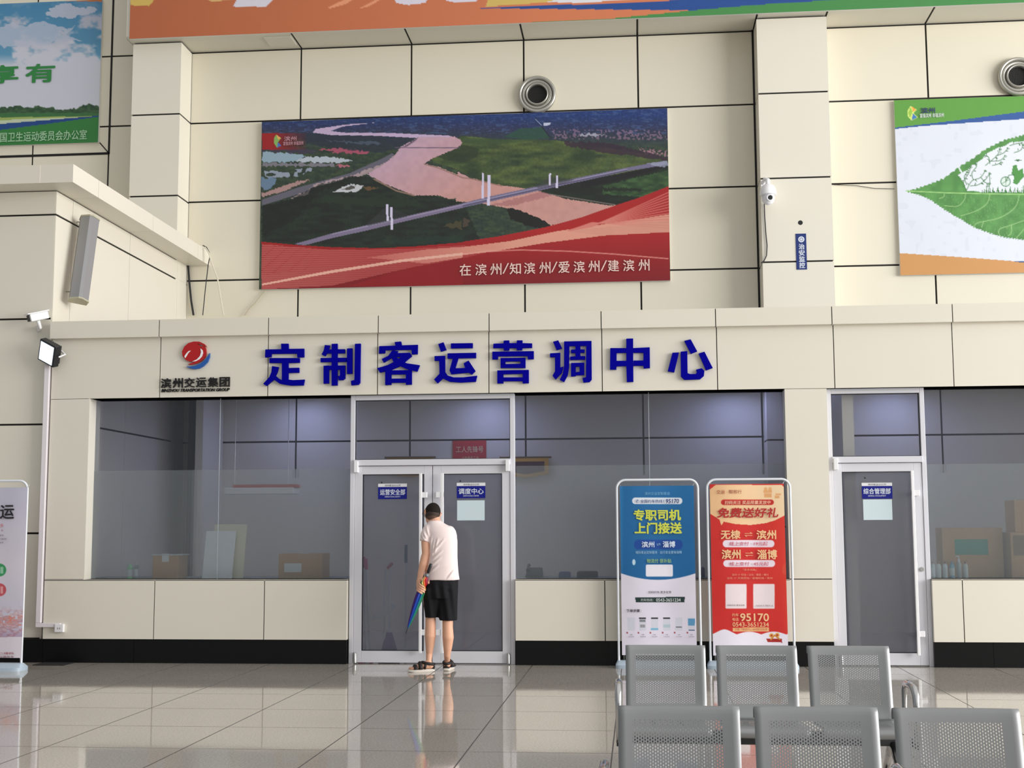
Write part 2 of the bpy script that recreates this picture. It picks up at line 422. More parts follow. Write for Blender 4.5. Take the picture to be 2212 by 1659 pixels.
struct(mb.build('wall_back', [PANEL_W, JOINT]))

mb = MB()
for x_ in (xj[0]-.006, at(1626, 100, Y=YW).x-.012): mb.box(x_, x_+.026, YW-.006, YW+.01, 3.5, ZSOF)
struct(mb.build('trim_12', JOINT))
# pilasters standing on the rear wall
def pilaster(name, xa, xb, joints, back=.5):
    Yp = YW-.47; zz = [0]+sorted(joints)+[ZSOF]
    mb = MB(); mb.box(xa+.014, xb-.014, Yp+.014, YW, 0, ZSOF, 1)
    for a, b in zip(zz[:-1], zz[1:]): mb.box(xa, xb, Yp, YW-.012, a+.012, b-.012, 0)
    return struct(mb.build(name, [PANEL, JOINT]))
Yp = YW-.47
XPL0, XPL1 = at(288, 100, Y=Yp).x, at(392, 95, Y=Yp).x
pilaster('wall_pilaster_left', XPL0, XPL1, [at(350, y, Y=Yp).z for y in (247, 423)]+[2.2, 3.35])
XPR0, XPR1 = at(1638, 203, Y=Yp).x, at(1790, 197, Y=Yp).x
pilaster('wall_pilaster_right', XPR0, XPR1, [at(1715, y, Y=Yp).z for y in (200, 384, 565)]+[1.45, 2.63, 3.8])

# soffit and the upstand that carries the long banner
YS = YW-.62
sof_z = ZSOF
mb = MB(); sx = [XPL0-.05]+xj[1:5]+[XPR0, XPR1, xr[0], xr[0]+dxw, xr[0]+2*dxw]
mb.box(sx[0], sx[-1], YS+.03, YW, sof_z+.02, sof_z+.08, 1)
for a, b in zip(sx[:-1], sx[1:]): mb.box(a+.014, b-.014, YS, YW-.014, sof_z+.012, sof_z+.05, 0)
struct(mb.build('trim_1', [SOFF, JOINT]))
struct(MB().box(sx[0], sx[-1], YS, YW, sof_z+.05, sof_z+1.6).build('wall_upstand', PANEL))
# round-cornered inspection hatch in the soffit
tag(MB().box(at(572, 85, Z=sof_z).x, at(632, 85, Z=sof_z).x, YS+.12, YS+.46, sof_z-.004, sof_z+.012).build('inspection_hatch', SOFF, bevel=.003),
    'square inspection hatch in the soffit below the orange banner', 'hatch')

# the box-shaped room at the left: front wall, side wall, cornice
XB = -6.597; YB = 0.08
zl = [at(60, y, Y=YB).z for y in (1152, 917, 689, 465)]
ZCB = at(124, 411, Y=YB).z
zz = [ZB]+zl+[ZCB]
struct(panel_wall('wall_left', [-10.5, -8.4, XB], zz, YB, [PANEL, JOINT], gap=.022, skip=()))
mb = MB(); ys = [YB-.003]+[at(x, 600, X=XB).y for x in (153, 279, 383)]+[YW]
mb.box(XB-.1, XB-.015, YB+.02, YW, 0, ZCB, 1)
for a, b in zip(ys[:-1], ys[1:]):
    for c, d in zip([0, 2.70, zl[3]], [2.70, zl[3], ZCB]): mb.box(XB-.02, XB, a+.004, b-.004, c+(.012 if c else 0), d-.012, 0)
struct(mb.build('wall_left_side', [PANEL, JOINT]))
cc = at(157, 393, Z=ZCB); XC, YC = cc.x, cc.y
ZCT = at(159.5, 354, Y=YC).z
mb = MB(); yc = [YC]+[at(x, y, X=XC).y for x, y in ((213, 410), (331, 480), (428, 530))]+[YW]
mb.box(-10.5, XC-.01, YC+.01, YW, ZCB+.01, ZCT-.01, 1)
for a, b in zip(yc[:-1], yc[1:]): mb.box(XB-.05, XC, a+.003, b-.003, ZCB, ZCT, 0)
mb.box(-10.5, XB-.05, YC, YW, ZCB, ZCT, 0)
struct(mb.build('trim_2', [PANEL, JOINT]))

# ------------------------------------------------------------------ the office front
jx = [PX0+PW*i for i in range(-2, 11)]
def cuts(a, b, extra=()):
    return [a]+sorted([x for x in jx if a+.05 < x < b-.05]+list(extra))+[b]
DL0, DL1 = at(757, 1000, Y=.08).x, at(1111.5, 1000, Y=.08).x      # double door opening
DR0, DR1 = at(1789, 1000, Y=.08).x, at(2001, 1000, Y=.08).x       # single door opening
WLx = at(186, 1100, Y=0).x
WRx = at(1699, 1000, Y=0).x
XS3 = at(2013.5, 1255, Y=0).x

mb = MB()
def panels(xs, z0, z1, y1=.2, g=.010):
    mb.box(xs[0]+.004, xs[-1]-.004, .014, y1, z0, z1, 1)
    for a, b in zip(xs[:-1], xs[1:]): mb.box(a+(g/2 if a != xs[0] else 0), b-(g/2 if b != xs[-1] else 0), 0, .016, z0+.005, z1-.005, 0)
    mb.box(xs[-1]-.006, xs[-1], .016, y1, z0+.005, z1-.005, 0); mb.box(xs[0], xs[0]+.006, .016, y1, z0+.005, z1-.005, 0)
panels(cuts(XL, DL0-.01), ZB, ZS)
panels(cuts(DL1+.01, DR0-.005), ZB, ZS)
panels(cuts(XS3, XR), ZB, ZS)
panels([XL, WLx], ZS, ZH); panels([WRx, DR0-.005], ZS, ZH)
mb.box(XL, DL0-.01, 0.0, .3, ZS-.012, ZS, 0); mb.box(DL1+.01, WRx, 0.0, .3, ZS-.012, ZS, 0); mb.box(XS3, XR, 0.0, .3, ZS-.012, ZS, 0)
struct(mb.build('wall_facade', [PANEL, JOINT]))
for i, (a, b) in enumerate(((-10.5, DL0-.01), (DL1+.01, DR0-.005), (XS3, XR))):
    mb = MB(); y0 = .012
    xs_ = [a]+[x for x in [at(q, 1410, Y=0).x for q in (91, 288, 1314, 1560, 2147)] if a+.05 < x < b-.05]+[b]
    for p, q in zip(xs_[:-1], xs_[1:]): mb.box(p+.002, q-.002, y0, .2, 0, ZB)
    mb.box(a, b, y0+.004, .2, 0, ZB-.01)
    struct(mb.build('baseboard_'+('left', 'middle', 'right')[i], BLACK))
# fascia and projecting band
mb = MB(); xs_ = [XL]+[x for x in jx if x > XL+.1 and x < XR]+[XR]
mb.box(XL+.004, XR, .014, .35, ZH, ZF1, 1)
for a, b in zip(xs_[:-1], xs_[1:]): mb.box(a+(.005 if a != XL else 0), b-.005, 0, .018, ZH, ZF1, 0)
mb.box(XL, XL+.006, .018, .35, ZH, ZF1, 0); mb.box(XL, XR, .018, .35, ZH, ZH+.006, 0)
struct(mb.build('trim_3', [PANEL, JOINT]))
mb = MB(); xb = [XL-.004]+[at(x, 700, Y=-.07).x for x in (344, 580, 817, 1056.5, 1298.5, 1546, 1797.5, 2058.5)]+[XR]
mb.box(xb[0]+.004, XR, -.056, .6, ZF1+.004, ZF2-.004, 1)
for a, b in zip(xb[:-1], xb[1:]): mb.box(a+(.005 if a != xb[0] else 0), b-.005, -.07, .6, ZF1, ZF2, 0)
struct(mb.build('trim_4', [PANEL, JOINT]))
# office ceiling, roof, partition
XP = (XPR0+XPR1)/2
OCE = mat('office_ceiling', (190, 192, 196), .8)
mb = MB(); mb.box(XB, XR, .35, YW, 3.34, 3.5, 0)
for k in range(1, 24): mb.box(XB+.6*k, XB+.6*k+.006, 2.0, YW-.01, 3.336, 3.34, 1)
mb.box(XB, XR, 3.6, 3.606, 3.336, 3.34, 1)
struct(mb.build('ceiling', [OCE, JOINT]))
struct(MB().box(XP-.06, XP+.06, .22, YW-.47, 0, 3.34).build('wall_partition', PANEL))
struct(MB().box(XR, XR+.15, 0, YW, 0, 3.6).build('wall_light_block', PANEL))  # unseen end wall, added to keep side daylight out of the office

# ------------------------------------------------------------------ shop windows
def rect_at(p0, p1, Y):
    a = at(*p0, Y=Y); b = at(*p1, Y=Y); return a.x, b.x, b.z, a.z
def window(n, xa, xb, seam, filmy, label_glass=True, jamb=None):
    root = bpy.data.objects.new('window_%d' % n, None); COL.objects.link(root); root.location = (xa, YG, ZS); struct(root)
    zf = at((seam or 2100), filmy, Y=YG).z
    cutsx = [xa]+([at(seam, 1000, Y=YG).x] if seam else [])+[xb]
    for a, b in zip(cutsx[:-1], cutsx[1:]):
        MB().box(a+.002, b-.002, YG, YG+.01, ZS, ZH+.05).build('glass_pane', GLASS, root)
        MB().box(a+.003, b-.003, YG-.003, YG-.001, ZS, zf).build('frosted_film', FROST, root)
    if seam: MB().box(cutsx[1]-.003, cutsx[1]+.003, YG-.004, YG+.008, ZS, ZH).build('sealant_joint', mat('clear_sealant', (176, 184, 190), .4), root)
    return root
WG1L = WLx
w1 = window(1, WLx, DL0-.005, 474, 1015)
w2 = window(2, DL1+.005, WRx, 1403, 1004)
w3 = window(3, DR1+.01, XR, None, 1002)
# pale return at the left of the first window
struct(MB().box(WLx-.012, WLx+.003, .001, YG+.12, ZS+.001, ZH-.001).build('trim_5', PANEL))
struct(MB().box(DR1+.004, XS3-.002, .05, .22, 0, ZS).build('trim_6', mat('grey_filler', (120, 118, 116), .5)))

# ------------------------------------------------------------------ doors
def fr(mb, x0, x1, z0, z1, t, y0, y1, top=None, bot=None, mi=0):
    top = t if top is None else top; bot = t if bot is None else bot
    mb.box(x0, x0+t, y0, y1, z0, z1, mi); mb.box(x1-t, x1, y0, y1, z0, z1, mi)
    if top: mb.box(x0+t, x1-t, y0, y1, z1-top, z1, mi)
    if bot: mb.box(x0+t, x1-t, y0, y1, z0, z0+bot, mi)
YD = .07
def door(n, x0, x1, leaves, ztr, double):
    root = bpy.data.objects.new('door_%d' % n, None); COL.objects.link(root); root.location = ((x0+x1)/2, YD, 0); struct(root)
    mb = MB(); fr(mb, x0, x1, 0, ZH, .048, YD, YD+.11, top=.055, bot=0)
    mb.box(x0+.04, x1-.04, YD-.02, YD+.1, ztr-.03, ztr+.035)
    mb.build('door_frame', ALU, root, bevel=.004)
    mb = MB(); fr(mb, x0+.048, x1-.048, ztr+.035, ZH-.055, .008, YD+.03, YD+.05, mi=0); mb.build('gasket', DARK, root)
    MB().box(x0+.05, x1-.05, YD+.035, YD+.042, ztr+.035, ZH-.055).build('transom_glass', GLASS, root)
    for (a, b, side) in leaves:
        lf = MB(); z0, z1 = .012, ztr-.035
        fr(lf, a, b, z0, z1, .088, YD+.01, YD+.06, top=.09, bot=.125)
        lo = lf.build('door_leaf', ALU, root, bevel=.003)
        g = MB(); fr(g, a+.088, b-.088, z0+.125, z1-.09, .007, YD+.012, YD+.05); g.build('gasket', DARK, lo)
        MB().box(a+.09, b-.09, YD+.035, YD+.043, z0+.127, z1-.092).build('door_glass', DGLASS, lo)
        hx = b-.13 if side == 'r' else a+.13-.03   # long pull handle
        h = MB(); hz0, hz1 = .12, z1-.085
        h.box(hx, hx+.03, YD-.075, YD-.04, hz0, hz1)
        s0, s1 = (hx+.0, hx+.085) if side == 'r' else (hx-.055, hx+.03)
        for zc_ in (hz0+.22, hz1-.235): h.box(s0, s1, YD-.07, YD-.045, zc_-.03, zc_+.03); h.box(min(s0, s1) if side == 'l' else s1-.03, (min(s0, s1)+.03) if side == 'l' else s1, YD-.05, YD+.012, zc_-.03, zc_+.03)
        h.build('pull_handle', WHITE, lo, bevel=.004)
        px_ = a+.0 if side == 'r' else b-.045
        c = MB(); c.box(px_, px_+.045, YD-.05, YD+.03, z1-.07, z1+.055); c.build('top_pivot', WHITE, lo, bevel=.006)
        c = MB(); c.lathe([(0, 0), (.02, 0), (.02, .1), (.012, .11), (0, .11)], (px_+.022, YD-.012, .012), 'z', 16); c.build('bottom_pivot', STEEL, lo, smooth=True)
    return root
ZTR = at(930, 999, Y=YD).z
xm = at(933.5, 1200, Y=YD).x
door1 = door(1, DL0, DL1, [(DL0+.05, xm-.004, 'r'), (xm+.004, DL1-.05, 'l')], ZTR, True)
door2 = door(2, DR0, DR1, [(DR0+.05, DR1-.05, 'r')], at(1900, 993, Y=YD).z, False)
for o in door2.children:
    if o.name.startswith('door_leaf'):
        MB().lathe([(0, -.012), (.02, -.012), (.024, 0)], (DR1-.09, YD+.008, at(1993, 1230, Y=YD).z), 'y', 20).build('lock_cylinder', STEEL, o, smooth=True)

# ---- signs and papers on the doors
SIGNB = mat('blue_sign_film', (12, 22, 128), .5, spec=.3); PAPER = mat('pale_paper', (205, 222, 228), .6); SIGNW = mat('white_sign_film', (228, 228, 230), .5)
YDG = YD+.033
def door_sign(p0, p1, zh, lines, label):
    a = at(*p0, Y=YDG); b = at(*p1, Y=YDG); t = at(p0[0], zh, Y=YDG).z
    root = thing('door_sign', (a.x, YDG, b.z), label, 'sign')
    mb = MB(); mb.box(a.x, b.x, YDG-.004, YDG, b.z, t, 0); mb.build('sign_plate', SIGNB, root)
    mb = MB(); mb.box(a.x, b.x, YDG-.004, YDG, t, a.z, 0); mb.build('header_strip', SIGNW, root)
    iw = mat('sign_white_ink', (215, 222, 235), .5)
    mb = MB(); put_text(mb, lines[0], (p0[0]+4, zh+5), (p1[0]-4, zh+17), YDG-.006, 0, .02); mb.build('title_lettering', iw, root)
    mb = MB(); put_text(mb, lines[1], (p0[0]+14, zh+19.5), (p1[0]-14, zh+22.5), YDG-.006, 0, .0); mb.build('subtitle_lettering', iw, root)
    mb = MB(); put_text(mb, lines[2], (p0[0]+14, p0[1]+1.6), (p1[0]-14, zh-1.5), YDG-.006, 0, .0); mb.build('header_lettering', INKBLK, root)
    mb = MB(); mb.prism([(at(p0[0]+6, zh-2, Y=YDG).x, at(0, zh-1.5, Y=YDG).z), (at(p0[0]+10, zh-2, Y=YDG).x, at(0, zh-1.5, Y=YDG).z), (at(p0[0]+7, zh-2, Y=YDG).x, at(0, p0[1]+1, Y=YDG).z)], YDG-.006, YDG-.004)
    mb.build('header_emblem', INKBLK, root)
    return root
door_sign((817, 1045), (879, 1078), 1052, ('运营安全部', 'OPERATION SAFETY', '滨州客运分公司'), 'blue sign reading 运营安全部 on the left leaf of the double door')
door_sign((986.7, 1043), (1048.5, 1076), 1050, ('调度中心', 'DISPATCHING CENTER', '滨州客运分公司'), 'blue sign reading 调度中心 on the right leaf of the double door')
door_sign((1861, 1043), (1928, 1077), 1050, ('综合管理部', 'GENERAL MANAGEMENT', '滨州客运分公司'), 'blue sign reading 综合管理部 on the single door')
for p0, p1, lb in (((987.5, 1081), (1047, 1124), 'blank pale sheet of paper on the double door below the 调度中心 sign'), ((1864, 1079), (1928, 1123), 'blank pale sheet of paper on the single door below its blue sign')):
    a, b, c, d = rect_at(p0, p1, YDG); tag(MB().box(a, b, YDG-.003, YDG, c, d).build('paper_sheet', PAPER), lb, 'paper')

# ------------------------------------------------------------------ big raised sign characters
# each stroke is an outline measured on the photograph
za = zc(300, 700, 3.352); zb_ = zc(900, 700, 3.352)
GL = {}
GL['定'] = [za((1030,142),(1082,142),(1084,180),(1196,178),(1196,240),(1148,242),(1146,214),(960,216),(958,240),(914,242),(916,184),(1032,182)),
 za((945,246),(1164,246),(1164,280),(1082,282),(1082,318),(1160,316),(1160,352),(1082,354),(1082,402),(1120,406),(1200,402),(1192,444),(1100,446),(1050,438),(1036,424),(1036,282),(945,282)),
 za((965,304),(1012,312),(1002,350),(990,374),(1012,394),(1050,412),(1060,440),(1020,432),(978,402),(925,448),(900,434),(944,386),(960,350))]
rc = lambda x0, y0, x1, y1: za((x0,y0+2),(x1,y0),(x1,y1),(x0,y1+2))
GL['制'] = [rc(1344,182,1492,212), rc(1396,142,1438,444), rc(1316,244,1504,274), rc(1338,300,1494,330), rc(1338,300,1376,430), rc(1457,300,1494,396),
 za((1443,376),(1494,372),(1494,392),(1478,406),(1446,406)), za((1348,152),(1384,156),(1372,192),(1350,232),(1324,222),(1340,190)),
 za((1508,178),(1546,176),(1546,360),(1508,362)), za((1566,144),(1606,142),(1602,424),(1590,440),(1540,444),(1536,412),(1562,406))]
GL['客'] = [za((1852,130),(1898,126),(1904,154),(2020,150),(2018,218),(1976,220),(1974,186),(1784,190),(1782,212),(1738,214),(1740,160),(1858,156)),
 za((1836,190),(1878,196),(1852,232),(1774,280),(1758,254),(1806,230)),
 za((1862,210),(1962,208),(1978,232),(1930,272),(1886,308),(1830,332),(1746,352),(1726,320),(1800,298),(1850,272),(1900,238),(1856,238)),
 za((1830,248),(1854,230),(1890,262),(1940,284),(2034,298),(2016,344),(1950,330),(1880,300),(1842,272)),
 rc(1784,334,1974,364), rc(1784,334,1828,440), rc(1934,334,1976,438), rc(1786,394,1976,424)]
GL['运'] = [zb_((248,140),(406,138),(406,174),(248,176)), zb_((156,146),(194,132),(216,188),(176,200)),
 zb_((224,212),(430,208),(430,246),(302,248),(280,320),(352,318),(340,286),(376,264),(426,340),(400,366),(376,352),(252,364),(238,336),(262,250),(224,250)),
 zb_((130,232),(206,230),(206,346),(224,372),(268,386),(338,386),(438,374),(428,418),(320,424),(240,418),(190,394),(152,430),(126,402),(166,360),(164,266),(130,266))]
GL['营'] = [zb_((630,120),(670,118),(672,138),(724,138),(726,118),(766,118),(766,138),(836,140),(836,172),(766,174),(764,190),(724,190),(724,174),(672,174),(670,192),(632,192),(630,174),(554,174),(556,142),(630,140)),
 zb_((548,200),(848,196),(848,254),(806,256),(804,232),(590,234),(588,256),(548,256)),
 zb_((608,246),(788,244),(788,318),(608,318),(608,290),(752,288),(752,270),(642,272),(642,292),(608,292)),
 zb_((584,336),(812,332),(812,428),(768,430),(768,360),(628,364),(628,386),(768,386),(768,414),(628,414),(628,430),(584,430))]
GL['调'] = [zb_((988,128),(1026,118),(1054,176),(1014,190)),
 zb_((966,212),(1040,208),(1040,314),(1062,308),(1052,352),(1006,402),(984,374),(1002,342),(1002,240),(966,240)),
 zb_((1068,126),(1266,122),(1268,402),(1252,420),(1208,424),(1200,390),(1226,386),(1228,158),(1106,160),(1104,310),(1094,370),(1068,420),(1036,404),(1058,360),(1068,300)),
 zb_((1150,160),(1186,160),(1186,184),(1216,184),(1216,208),(1186,208),(1186,232),(1220,232),(1220,258),(1112,260),(1112,236),(1150,234),(1150,210),(1118,210),(1118,186),(1150,184)),
 zb_((1118,282),(1214,280),(1214,370),(1152,372),(1152,348),(1180,346),(1180,308),(1152,308),(1152,378),(1118,380))]
GL['中'] = [zb_((1518,106),(1568,104),(1568,174),(1688,168),(1690,318),(1644,322),(1642,302),(1570,302),(1570,264),(1642,264),(1642,208),(1568,208),(1570,418),(1522,420),(1518,304),(1448,306),(1446,330),(1400,330),(1402,174),(1518,174),(1518,208),(1448,210),(1448,266),(1518,266))]
GL['心'] = [zb_((1938,122),(1984,110),(2032,198),(1986,216)), zb_((2042,214),(2084,200),(2144,318),(2096,336)), zb_((1852,208),(1900,206),(1866,350),(1818,342)),
 zb_((1912,200),(1960,196),(1962,356),(1980,362),(2020,362),(2030,350),(2024,330),(2064,320),(2084,340),(2080,376),(2052,400),(1940,404),(1914,380))]
names = ['定', '制', '客', '运', '营', '调', '中', '心']
places = ['first from the left', 'second from the left', 'third from the left', 'fourth from the left', 'fifth from the left', 'sixth from the left', 'seventh from the left', 'last on the right']
for ch, pl in zip(names, places):
    mb = MB()
    for si, st in enumerate(GL[ch]):
        if not st: continue
        k0 = -.035-.0009*si
        mb.prism([(at(x, y, Y=-.03).x, at(x, y, Y=-.03).z) for x, y in st], k0, -.004)
    tag(mb.build('sign_character', NAVY, fix=True), 'large raised dark blue character %s, %s on the fascia sign' % (ch, pl), 'sign', 'large blue characters on the fascia')

# logo on the fascia
lg = thing('company_emblem', at(424, 797, Y=0), 'round red swirl and blue crescent emblem on the fascia left of the big characters', 'logo')
zl_ = zc(300, 700, 3.352)
def arcs(c, r0, r1, a0, a1, n=24, sq=1.0, c2=None):
    c2 = c2 or c
    o = [(c[0]+r0*math.cos(math.radians(a0+(a1-a0)*i/n)), c[1]+r0*sq*math.sin(math.radians(a0+(a1-a0)*i/n))) for i in range(n+1)]
    q = [(c2[0]+r1*math.cos(math.radians(a1+(a0-a1)*i/n)), c2[1]+r1*math.sin(math.radians(a1+(a0-a1)*i/n))) for i in range(n+1)]
    return o+q
def toXZ(pts, Y): return [(at(x, y, Y=Y).x, at(x, y, Y=Y).z) for x, y in pts]
mb = MB()
ball = zl_(*[(392+76*math.cos(t*math.pi/18), 208+66*math.sin(t*math.pi/18)-4*math.cos(t*math.pi/18)) for t in range(36)])
mb.prism(toXZ(ball, -.02), -.03, -.003)
mb.prism(toXZ(zl_((318,235),(314,200),(330,165),(362,138),(400,127),(440,128),(475,145),(494,165),(478,158),(440,146),(405,146),(370,160),(340,185),(325,220)), -.02), -.031, -.004)
mb.prism(toXZ(zl_((452,168),(470,155),(486,175),(490,205),(482,240),(455,268),(415,288),(380,296),(355,292),(395,280),(430,262),(455,235),(464,205)), -.02), -.032, -.005)
mb.build('red_swirl', mat('emblem_red', (176, 14, 18), .4), lg)
mb = MB(); mb.prism(toXZ(zl_((446,176),(462,190),(466,210),(458,234),(438,256),(410,270),(385,272),(420,256),(442,232),(450,205)), -.032), -.034, -.0295)
mb.prism(toXZ(zl_((344,212),(360,196),(376,192),(356,212),(346,232),(334,248),(330,232)), -.032), -.034, -.0295)
mb.build('white_streak', WHITE, lg)
mb = MB(); mb.prism(toXZ(zl_((342,306),(370,308),(410,302),(450,284),(485,254),(505,225),(514,210),(514,238),(500,275),(470,305),(440,322),(405,328),(370,320)), -.02), -.03, -.003)
mb.build('blue_crescent', mat('emblem_blue', (30, 88, 165), .4), lg)
for i, ch in enumerate('滨州交运集团'):
    mb = MB(); x = 349+i*25.3; y = 818-i*.55
    put_text(mb, ch, (x, y), (x+21, y+20), -.003, 0, .022, .02)
    tag(mb.build('company_character', INKBLK), 'small raised black character %s under the red emblem, number %s of six' % (ch, ['one', 'two', 'three', 'four', 'five', 'six'][i]), 'sign', 'small black company name characters')
mb = MB(); put_text(mb, 'BINZHOU TRANSPORTATION GROUP', (350, 840.5), (496, 845), -.003, 0, .02, .012, shear=.3)
tag(mb.build('english_company_name', INKBLK), 'thin line of small black English capitals under the emblem characters', 'sign')

# ------------------------------------------------------------------ printed hangings
PRINT = mat_print('vinyl_print', .5, .12, 1.6)
def wrinkle(seed, amp=.012):
    def f(X, Z): return amp*(_noise(X*60+500, Z*60+500, 55, seed)+.5*_noise(X*60+500, Z*60+500, 22, seed+3))
    return f
def hanging(name, p0, p1, Y, step, label, cat, bulge=None, thick=.012, X1=None, Z1=None):
    a = at(*p0, Y=Y); b = at(*p1, Y=Y)
    x0, x1, z0, z1 = a.x, (X1 or b.x), b.z, (Z1 or a.z)
    root = thing(name, ((x0+x1)/2, Y+.01, z0), label, cat)
    px = FPX/(Y-CAM.y)
    art = Art(x0, x1, z0, z1, Y, int((x1-x0)*px/step), int((z1-z0)*px/step), bulge)
    MB().box(x0, x1, Y+.004, YW-.002 if Y > YW-.2 else Y+thick, z0, z1).build('backing_panel', mat('white_backing', (215, 214, 210), .6), root)
    return root, art, px

# the river and bridge banner
root, A, _ = hanging('river_banner', (566, 264), (1448, 606), YW-.06, 1.35, 'wide banner photograph of a brown river with a white bridge and red waves below', 'banner', wrinkle(3))
A_, B_ = zc(540, 220, 3.95), zc(1000, 220, 3.95)
U, V = A.U, A.V
n1 = _noise(U, V, 9, 1); n2 = _noise(U, V, 3.2, 2); n3 = _noise(U*.35, V, 4, 3); n4 = _noise(U*.3, V, 2, 4)
def mixc(a, b, t): t = np.clip(t, 0, 1)[..., None]; return np.array(a, float)*(1-t)+np.array(b, float)*t
g = mixc((26, 52, 110), (44, 50, 84), (V-250)/30)
g = g*(1-np.clip((V-278)/45, 0, 1)[..., None])+mixc((38, 50, 46), (58, 74, 52), n3)*np.clip((V-278)/45, 0, 1)[..., None]
A.C = g*(.88+.24*n2)[..., None]
A.fill((70, 95, 140), ((n4 > .72) & (V < 290))*.5)
n5 = _noise(U*.22, V*.8, 5, 41); n6 = _noise(U*.3, V, 14, 42)
right = mixc((44, 60, 40), (88, 102, 54), n5*.7+n6*.9-.35)
A.poly(B_((-330,420),(-80,320),(0,290),(300,320),(800,330),(1150,380),(1750,480),(1760,560),(1300,640),(950,690),(600,750),(330,720),(150,670),(-100,560),(-240,520)), lambda U, V: right*(.9+.2*n2)[..., None])
A.poly(B_((-330,420),(-80,350),(140,400),(120,470),(20,520),(-150,500)), (38, 50, 36), .6)
A.poly(B_((350,300),(480,230),(690,215),(740,310),(540,322)), (38, 78, 60), .8)
A.poly(B_((0,310),(300,318),(740,318),(200,375),(0,350)), (56, 78, 50), .6)
A.fill((150, 112, 140), ((n2 > .62) & A.mask(B_((740,225),(1200,240),(1760,240),(1760,330),(1250,320),(780,320))))*.6)
A.fill((170, 120, 140), ((_noise(U, V, 2.5, 8) > .55) & A.mask(B_((1480,390),(1760,420),(1760,490),(1560,450))))*.8)
A.poly(B_((860,340),(1200,345),(1450,400),(1740,470),(1740,500),(1250,440),(900,380)), (48, 28, 50), .75, 3)
A.poly(B_((1000,275),(1130,275),(1240,290),(1010,292)), (175, 175, 190), .8, 3)
A.line(B_((620,140),(740,300)), 2.2, (32, 32, 50)); A.line(B_((620,150),(670,200)), 1.5, (130, 150, 190))
A.poly(B_((690,180),(750,180),(740,200),(690,205)), (200, 205, 225), .9)
# left bank fields
A.poly(A_((105,430),(380,440),(480,462),(350,515),(105,515)), (140, 165, 180), 1, 3)
A.poly(A_((460,472),(700,470),(880,505),(760,522),(390,512)), (175, 185, 196), 1, 2)
A.poly(A_((105,520),(700,528),(735,548),(300,550),(105,545)), (150, 140, 160), .7, 3)
A.fill((150, 160, 180), (A.mask(A_((120,592),(550,572),(430,635),(140,650)), 4)*(n1 > .35))*.9)
A.poly(A_((105,652),(240,660),(200,720),(105,745)), (105, 130, 160), .9, 5)
A.poly(A_((590,408),(800,392),(1025,428),(980,446),(780,436)), (160, 78, 100), 1, 3)
A.poly(A_((740,545),(830,532),(860,550),(780,565)), (170, 100, 115), 1, 3)
A.poly(A_((105,400),(420,395),(600,420),(480,440),(105,425)), (60, 50, 76), .8, 4)
A.poly(A_((380,270),(560,262),(1100,292),(1420,305),(1250,400),(1100,440),(600,380),(480,350)), (36, 44, 60), .7, 3)
A.poly(A_((630,330),(1100,345),(1110,366),(900,360)), (96, 110, 132), .5, 3)
A.poly(A_((105,780),(430,672),(520,665),(260,775),(105,812)), (165, 132, 130), 1, 2)
A.poly(A_((105,835),(400,735),(850,610),(1150,475),(1210,440),(1240,455),(1170,515),(900,640),(500,760),(250,840),(105,885)), (96, 94, 108))
A.poly(A_((290,845),(480,765),(560,700),(860,632),(1150,520),(1255,430),(1275,465),(1050,600),(870,650),(640,700),(490,790),(470,845)), (176, 154, 158), .85, 3)
# lower wooded bank
dk = mixc((24, 30, 27), (34, 48, 36), n5)
A.poly(A_((105,890),(500,790),(520,740),(870,640),(1010,640),(1100,690),(1380,800),(1560,800),(1820,860),(2000,1250),(105,1250)), lambda U, V: dk*(.9+.2*n2)[..., None], 1, 2)
A.poly(A_((105,870),(300,850),(560,720),(860,640),(1000,640),(900,660),(600,760),(400,1000),(105,1150)), (20, 24, 24), .55, 5)
A.poly(A_((650,800),(1400,830),(1500,880),(1200,900),(600,860)), (34, 50, 36), .8, 3)
A.poly(A_((705,772),(850,705),(975,712),(920,768)), (192, 194, 200), 1, 2); A.poly(A_((780,755),(850,720),(905,720),(860,752)), (70, 66, 60), .9, 2)
A.poly(A_((960,725),(1100,735),(1010,762)), (110, 78, 50), .8, 2)
A.poly(A_((1640,1060),(1817,1010),(1817,1080),(1700,1080)), (84, 74, 48), .7, 4)
A.poly(A_((1100,1180),(1817,1140),(1817,1200),(1300,1225)), (34, 58, 46), .5, 4)
# river
riv = lambda U, V: mixc((188, 160, 186), (194, 144, 136), (U-760)/420+(V-330)/260)*(.97+.06*n1)[..., None]
A.poly(A_((1070,180),(820,195),(560,232),(535,262),(700,285),(1100,292),(1420,310),(1750,310),(1700,290),(1200,268),(800,264),(690,250),(790,212)), (190, 168, 200))
A.poly(A_((1430,300),(1750,300),(1795,325),(1812,355),(1770,395),(1700,425),(1560,480),(1488,530),(1620,560),(1740,610),(1817,640),(1850,820),(1700,830),(1600,800),(1400,800),(1290,755),(1150,700),(1060,650),(1000,618),(1100,560),(1230,470),(1290,385),(1400,325)), riv, 1, 1.2)
A.poly(B_((-40,600),(60,650),(330,715),(560,745),(640,760),(740,790),(880,830),(1050,855),(1250,885),(1400,885),(1100,1000),(780,1070),(700,1030),(560,960),(400,915),(240,880),(100,860),(-60,850)), riv, 1, 1.2)
A.line(A_((1240,392),(1790,394)), 1.6, (92, 78, 104)); A.poly(A_((1310,385),(1440,300),(1420,330),(1340,385)), (60, 50, 70), .6)
A.line(A_((1488,532),(1620,570),(1817,650))+B_((60,655),(330,720)), 2.2, (140, 106, 92), .8)
A.line(A_((1060,660),(1250,760),(1400,800)), 3, (150, 118, 104), .9)
A.poly(B_((240,880),(700,760),(760,800),(420,890)), (150, 92, 100), .5, 2)
